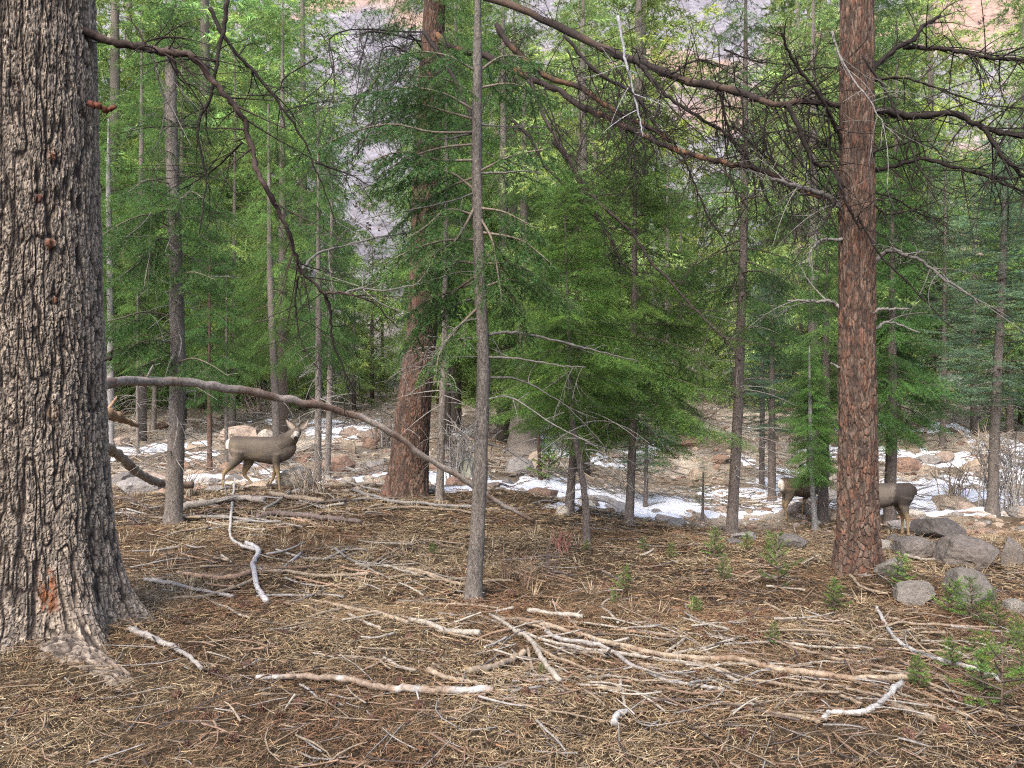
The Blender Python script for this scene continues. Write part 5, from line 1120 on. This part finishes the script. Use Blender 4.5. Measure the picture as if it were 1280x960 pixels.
def deer(name_label, px, py, hpx, back_h, facing, legs, head, coat, seed, yaw=0.0, group='deer among the trees'):
    """px, py: pixel on the ground under the body; hpx: height of the back in pixels; facing +1 right, -1 left"""
    b = G(px, py); scl = hpx * b[1] / FPX / back_h
    mb = MB()
    loft(mb, [((-.575, 0, .76), (1, 0, .0), .03, .035), ((-.56, 0, .745), (1, 0, 0), .09, .12), ((-.50, 0, .725), (1, 0, 0), .135, .18), ((-.40, 0, .705), (1, 0, 0), .165, .19), ((-.26, 0, .70), (1, 0, 0), .17, .19),
              ((-.08, 0, .68), (1, 0, 0), .18, .208), ((.10, 0, .665), (1, 0, 0), .175, .222), ((.25, 0, .678), (1, 0, 0), .15, .215), ((.37, 0, .705), (1, 0, .1), .125, .185), ((.45, 0, .74), (1, 0, .2), .085, .135), ((.49, 0, .765), (1, 0, .3), .04, .07)])
    hc = np.array(head['at']); hd = unit(head['dir'])
    limb(mb, [(.26, 0, .76), (.38, 0, .83), tuple(lerp(np.array([.40, 0, .86]), hc, .55)), tuple(hc - hd * .03 + [0, 0, -.01])], [.165, .14, .105, .075], k=16)
    loft(mb, [(hc - hd * .085, hd, .03, .035), (hc - hd * .06, hd, .060, .062), (hc, hd, .072, .072), (hc + hd * .06 + [0, 0, -.005], hd, .058, .06), (hc + hd * .12 + [0, 0, -.012], hd, .040, .046), (hc + hd * .18 + [0, 0, -.018], hd, .033, .036), (hc + hd * .215 + [0, 0, -.02], hd, .027, .028), (hc + hd * .23 + [0, 0, -.02], hd, .012, .014)], 16)
    for kind_, pts in legs:
        if kind_ == 'h': limb(mb, pts, [.135, .09, .038, .024, .0215, .027, .023])
        else: limb(mb, pts, [.09, .056, .033, .026, .0205, .024, .022])
    limb(mb, [(-.565, 0, .83), (-.60, 0, .78), (-.605, 0, .68)], [.03, .03, .015], 10)
    me = mb.mesh('deer_raw', M_deer); tmp = link('deer_raw', me)
    md = tmp.modifiers.new('r', 'REMESH'); md.mode = 'VOXEL'; md.voxel_size = .0125
    ms = tmp.modifiers.new('s', 'SMOOTH'); ms.iterations = 6; ms.factor = .5
    dg = bpy.context.evaluated_depsgraph_get(); ev = tmp.evaluated_get(dg); m2 = bpy.data.meshes.new_from_object(ev); m2.name = 'deer'
    bpy.data.objects.remove(tmp)
    n = len(m2.vertices); V = np.zeros(n * 3, np.float32); m2.vertices.foreach_get('co', V); V = V.reshape(-1, 3).astype(float)
    x, y, z = V.T; nz = fbm(x * 9 + seed, y * 9, z * 9, seed, 4)
    C = np.tile(rgb(*coat), (n, 1)) * (.75 + .5 * nz)[:, None]
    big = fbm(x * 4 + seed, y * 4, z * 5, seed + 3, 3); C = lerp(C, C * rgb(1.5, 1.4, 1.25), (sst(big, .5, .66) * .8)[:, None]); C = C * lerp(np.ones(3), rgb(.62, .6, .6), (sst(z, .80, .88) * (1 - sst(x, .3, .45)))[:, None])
    C = lerp(C, rgb(.24, .17, .095), sst(-z, -.46, -.33)[:, None] * .9)                    # lower legs buff
    C = lerp(C, rgb(.10, .075, .05), (sst(z, .66, .44) * sst(z, .50, .56) * 0)[:, None])
    if head.get('rump', 1): C = lerp(C, rgb(.62, .57, .48), (sst(-x, .535, .575) * sst(z, .55, .64) * (1 - sst(z, .84, .9)))[:, None])
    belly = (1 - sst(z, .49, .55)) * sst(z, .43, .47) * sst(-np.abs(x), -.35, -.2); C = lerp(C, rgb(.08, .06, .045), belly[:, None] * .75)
    C = lerp(C, rgb(.09, .065, .045), (np.exp(-((z - .01) / .022) ** 2))[:, None])        # hooves
    d = V - hc; al = d @ hd; rr_ = np.linalg.norm(d - al[:, None] * hd, axis=1)
    inh = (rr_ < .10) & (al > -.1) & (al < .26)
    C = np.where((inh & (al > .08))[:, None], lerp(C, rgb(.40, .36, .31), .75), C)             # pale muzzle
    C = np.where((inh & (al > .205))[:, None], rgb(.02, .018, .018), C)                     # nose
    C = np.where((inh & (al < .05) & (al > -.06) & (d[:, 2] > .04))[:, None], lerp(C, rgb(.12, .095, .075), .7), C)  # dark brow
    thr = sst(x, .40, .48) * (1 - sst(z, .80, .88)); C = lerp(C, rgb(.14, .10, .075), thr[:, None] * .6)
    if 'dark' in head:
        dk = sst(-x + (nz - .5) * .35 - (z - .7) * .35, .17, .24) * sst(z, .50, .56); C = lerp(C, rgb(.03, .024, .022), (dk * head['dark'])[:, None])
    ca = m2.color_attributes.get('Col') or m2.color_attributes.new('Col', 'FLOAT_COLOR', 'POINT')
    if ca.domain != 'POINT': m2.color_attributes.remove(ca); ca = m2.color_attributes.new('Col', 'FLOAT_COLOR', 'POINT')
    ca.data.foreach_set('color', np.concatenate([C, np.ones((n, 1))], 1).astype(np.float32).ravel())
    m2.materials.clear(); m2.materials.append(M_deer); m2.polygons.foreach_set('use_smooth', np.ones(len(m2.polygons), bool))
    # left-facing deer are turned round, not mirrored
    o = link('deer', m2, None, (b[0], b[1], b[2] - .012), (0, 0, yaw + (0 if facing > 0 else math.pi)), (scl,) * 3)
    tag(o, name_label, 'deer', None)
    side = unit(np.cross(hd, [0, 0, 1.])); up = np.cross(side, hd)
    for s in (-1, 1):
        e = MB(); base = hc - hd * .045 + side * s * .052 + up * .045; tip = base + side * s * .12 + up * .135 - hd * .03; ax = unit(tip - base); wd = unit(np.cross(ax, hd)); nn = 9; V2 = []; kk = 9
        for i in range(nn):
            t = i / (nn - 1); wv = .054 * math.sin(math.pi * min(1, .14 + .86 * t) ** .8) + .004; c = base + (tip - base) * t
            for j in range(kk):
                u = (j / (kk - 1) - .5) * 2; V2.append(c + wd * wv * u + hd * (.028 * (u * u) * math.sin(math.pi * t * .9 + .2) - .01))
        V2 = np.array(V2); back = V2 - hd * .007; i = np.arange(nn - 1)[:, None] * kk; j = np.arange(kk - 1)[None]; Q = np.stack([i + j, i + j + 1, i + kk + j + 1, i + kk + j], -1).reshape(-1, 4)
        edge = np.tile(np.abs(np.linspace(-1, 1, kk)), nn); cin = lerp(rgb(.42, .35, .29), rgb(.06, .045, .035), sst(edge, .55, .95)[:, None])
        e.add(V2, Q, None, cin); e.add(back, Q[:, ::-1], None, rgb(.13, .10, .075))
        link('ear', e.mesh('ear', M_deer), o)
        e = MB(); c = hc + hd * .035 + side * s * .061 + up * .022; Vs, Fs, _ = SPH; e.add(Vs * .0145 + c, None, Fs, rgb(.012, .009, .008)); link('eye', e.mesh('eye', M_gloss), o)
    return o
import bmesh
_b = bmesh.new(); bmesh.ops.create_icosphere(_b, subdivisions=2, radius=1.0); SPH = (np.array([v.co[:] for v in _b.verts]), np.array([[v.index for v in f.verts] for f in _b.faces]), None); _b.free()
COAT = (.102, .085, .069)
deer('brown deer standing side-on at left with head turned to face the viewer', 331, 614, 71, .91, 1,
     [('h', [(-.38, -.08, .66), (-.42, -.09, .53), (-.60, -.09, .335), (-.635, -.09, .22), (-.64, -.09, .10), (-.635, -.09, .04), (-.615, -.09, .0)]),
      ('h', [(-.34, .08, .64), (-.28, .09, .50), (-.36, .09, .29), (-.28, .09, .18), (-.19, .09, .09), (-.165, .09, .04), (-.14, .09, .0)]),
      ('f', [(.22, -.08, .62), (.21, -.08, .47), (.235, -.08, .31), (.245, -.08, .22), (.26, -.08, .09), (.265, -.08, .04), (.28, -.08, .0)]),
      ('f', [(.20, .08, .62), (.16, .08, .46), (.13, .08, .30), (.10, .08, .20), (.04, .08, .09), (.02, .08, .04), (.03, .08, .0)])],
     dict(at=(.53, -.05, .965), dir=(.14, -1, -.32)), COAT, 1)
deer('dark-rumped deer half hidden behind the right-hand pine, rear end showing', 1098, 668, 66, .90, -1,
     [('h', [(-.40, .08, .66), (-.38, .09, .52), (-.43, .09, .32), (-.44, .09, .22), (-.45, .09, .10), (-.455, .09, .04), (-.44, .09, .0)]),
      ('h', [(-.38, -.08, .66), (-.36, -.09, .52), (-.42, -.09, .32), (-.42, -.09, .22), (-.42, -.09, .10), (-.42, -.09, .04), (-.40, -.09, .0)]),
      ('f', [(.22, -.08, .62), (.22, -.08, .47), (.22, -.08, .31), (.22, -.08, .22), (.22, -.08, .09), (.22, -.08, .04), (.235, -.08, .0)]),
      ('f', [(.20, .08, .62), (.20, .08, .46), (.20, .08, .30), (.20, .08, .20), (.19, .08, .09), (.19, .08, .04), (.205, .08, .0)])],
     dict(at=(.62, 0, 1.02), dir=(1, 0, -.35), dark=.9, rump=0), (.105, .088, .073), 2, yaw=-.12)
deer('dark deer in shade behind the small bright fir, pale rump at its left', 1003, 648, 53, .90, 1,
     [('h', [(-.38, -.08, .66), (-.40, -.09, .53), (-.50, -.09, .33), (-.50, -.09, .22), (-.49, -.09, .10), (-.48, -.09, .04), (-.46, -.09, .0)]),
      ('h', [(-.36, .08, .66), (-.34, .09, .52), (-.42, .09, .32), (-.38, .09, .22), (-.33, .09, .10), (-.31, .09, .04), (-.29, .09, .0)]),
      ('f', [(.22, -.08, .62), (.21, -.08, .47), (.22, -.08, .31), (.22, -.08, .22), (.22, -.08, .09), (.22, -.08, .04), (.235, -.08, .0)]),
      ('f', [(.20, .08, .62), (.16, .08, .46), (.08, .08, .30), (.07, .08, .20), (.06, .08, .09), (.06, .08, .04), (.075, .08, .0)])],
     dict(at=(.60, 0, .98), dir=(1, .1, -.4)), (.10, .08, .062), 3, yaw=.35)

# ------------------------------------------------------------------ labels: things that would share one are told apart by their order from the left
def tell_apart():
    by = {}
    for o in THINGS: by.setdefault(o['label'], []).append(o)
    words = ['leftmost', 'second from left', 'third from left', 'fourth from left', 'fifth from left', 'sixth from left', 'seventh from left']
    num = {2: 'two', 3: 'three', 4: 'four', 5: 'five', 6: 'six', 7: 'seven', 8: 'eight', 9: 'nine', 10: 'ten', 11: 'eleven', 12: 'twelve', 13: 'thirteen'}
    for lb, os_ in by.items():
        n = len(os_)
        if n < 2 or n > 13: continue
        def sx(o): return o.location.x / max(1, o.location.y)
        for i, o in enumerate(sorted(os_, key=sx)):
            j = n - 1 - i
            if n == 2: w = 'left one of two' if i == 0 else 'right one of two'
            elif i <= j: w = words[i] + ' of ' + num[n]
            else: w = ['rightmost', 'second from right', 'third from right', 'fourth from right', 'fifth from right', 'sixth from right'][j] + ' of ' + num[n]
            o['label'] = lb.replace(' tree', '').replace(' about the', ' near') + ', ' + w if len((lb + w).split()) > 15 else lb + ', ' + w
tell_apart()
print('done', round(time.time() - T_START, 1), len(bpy.data.objects))
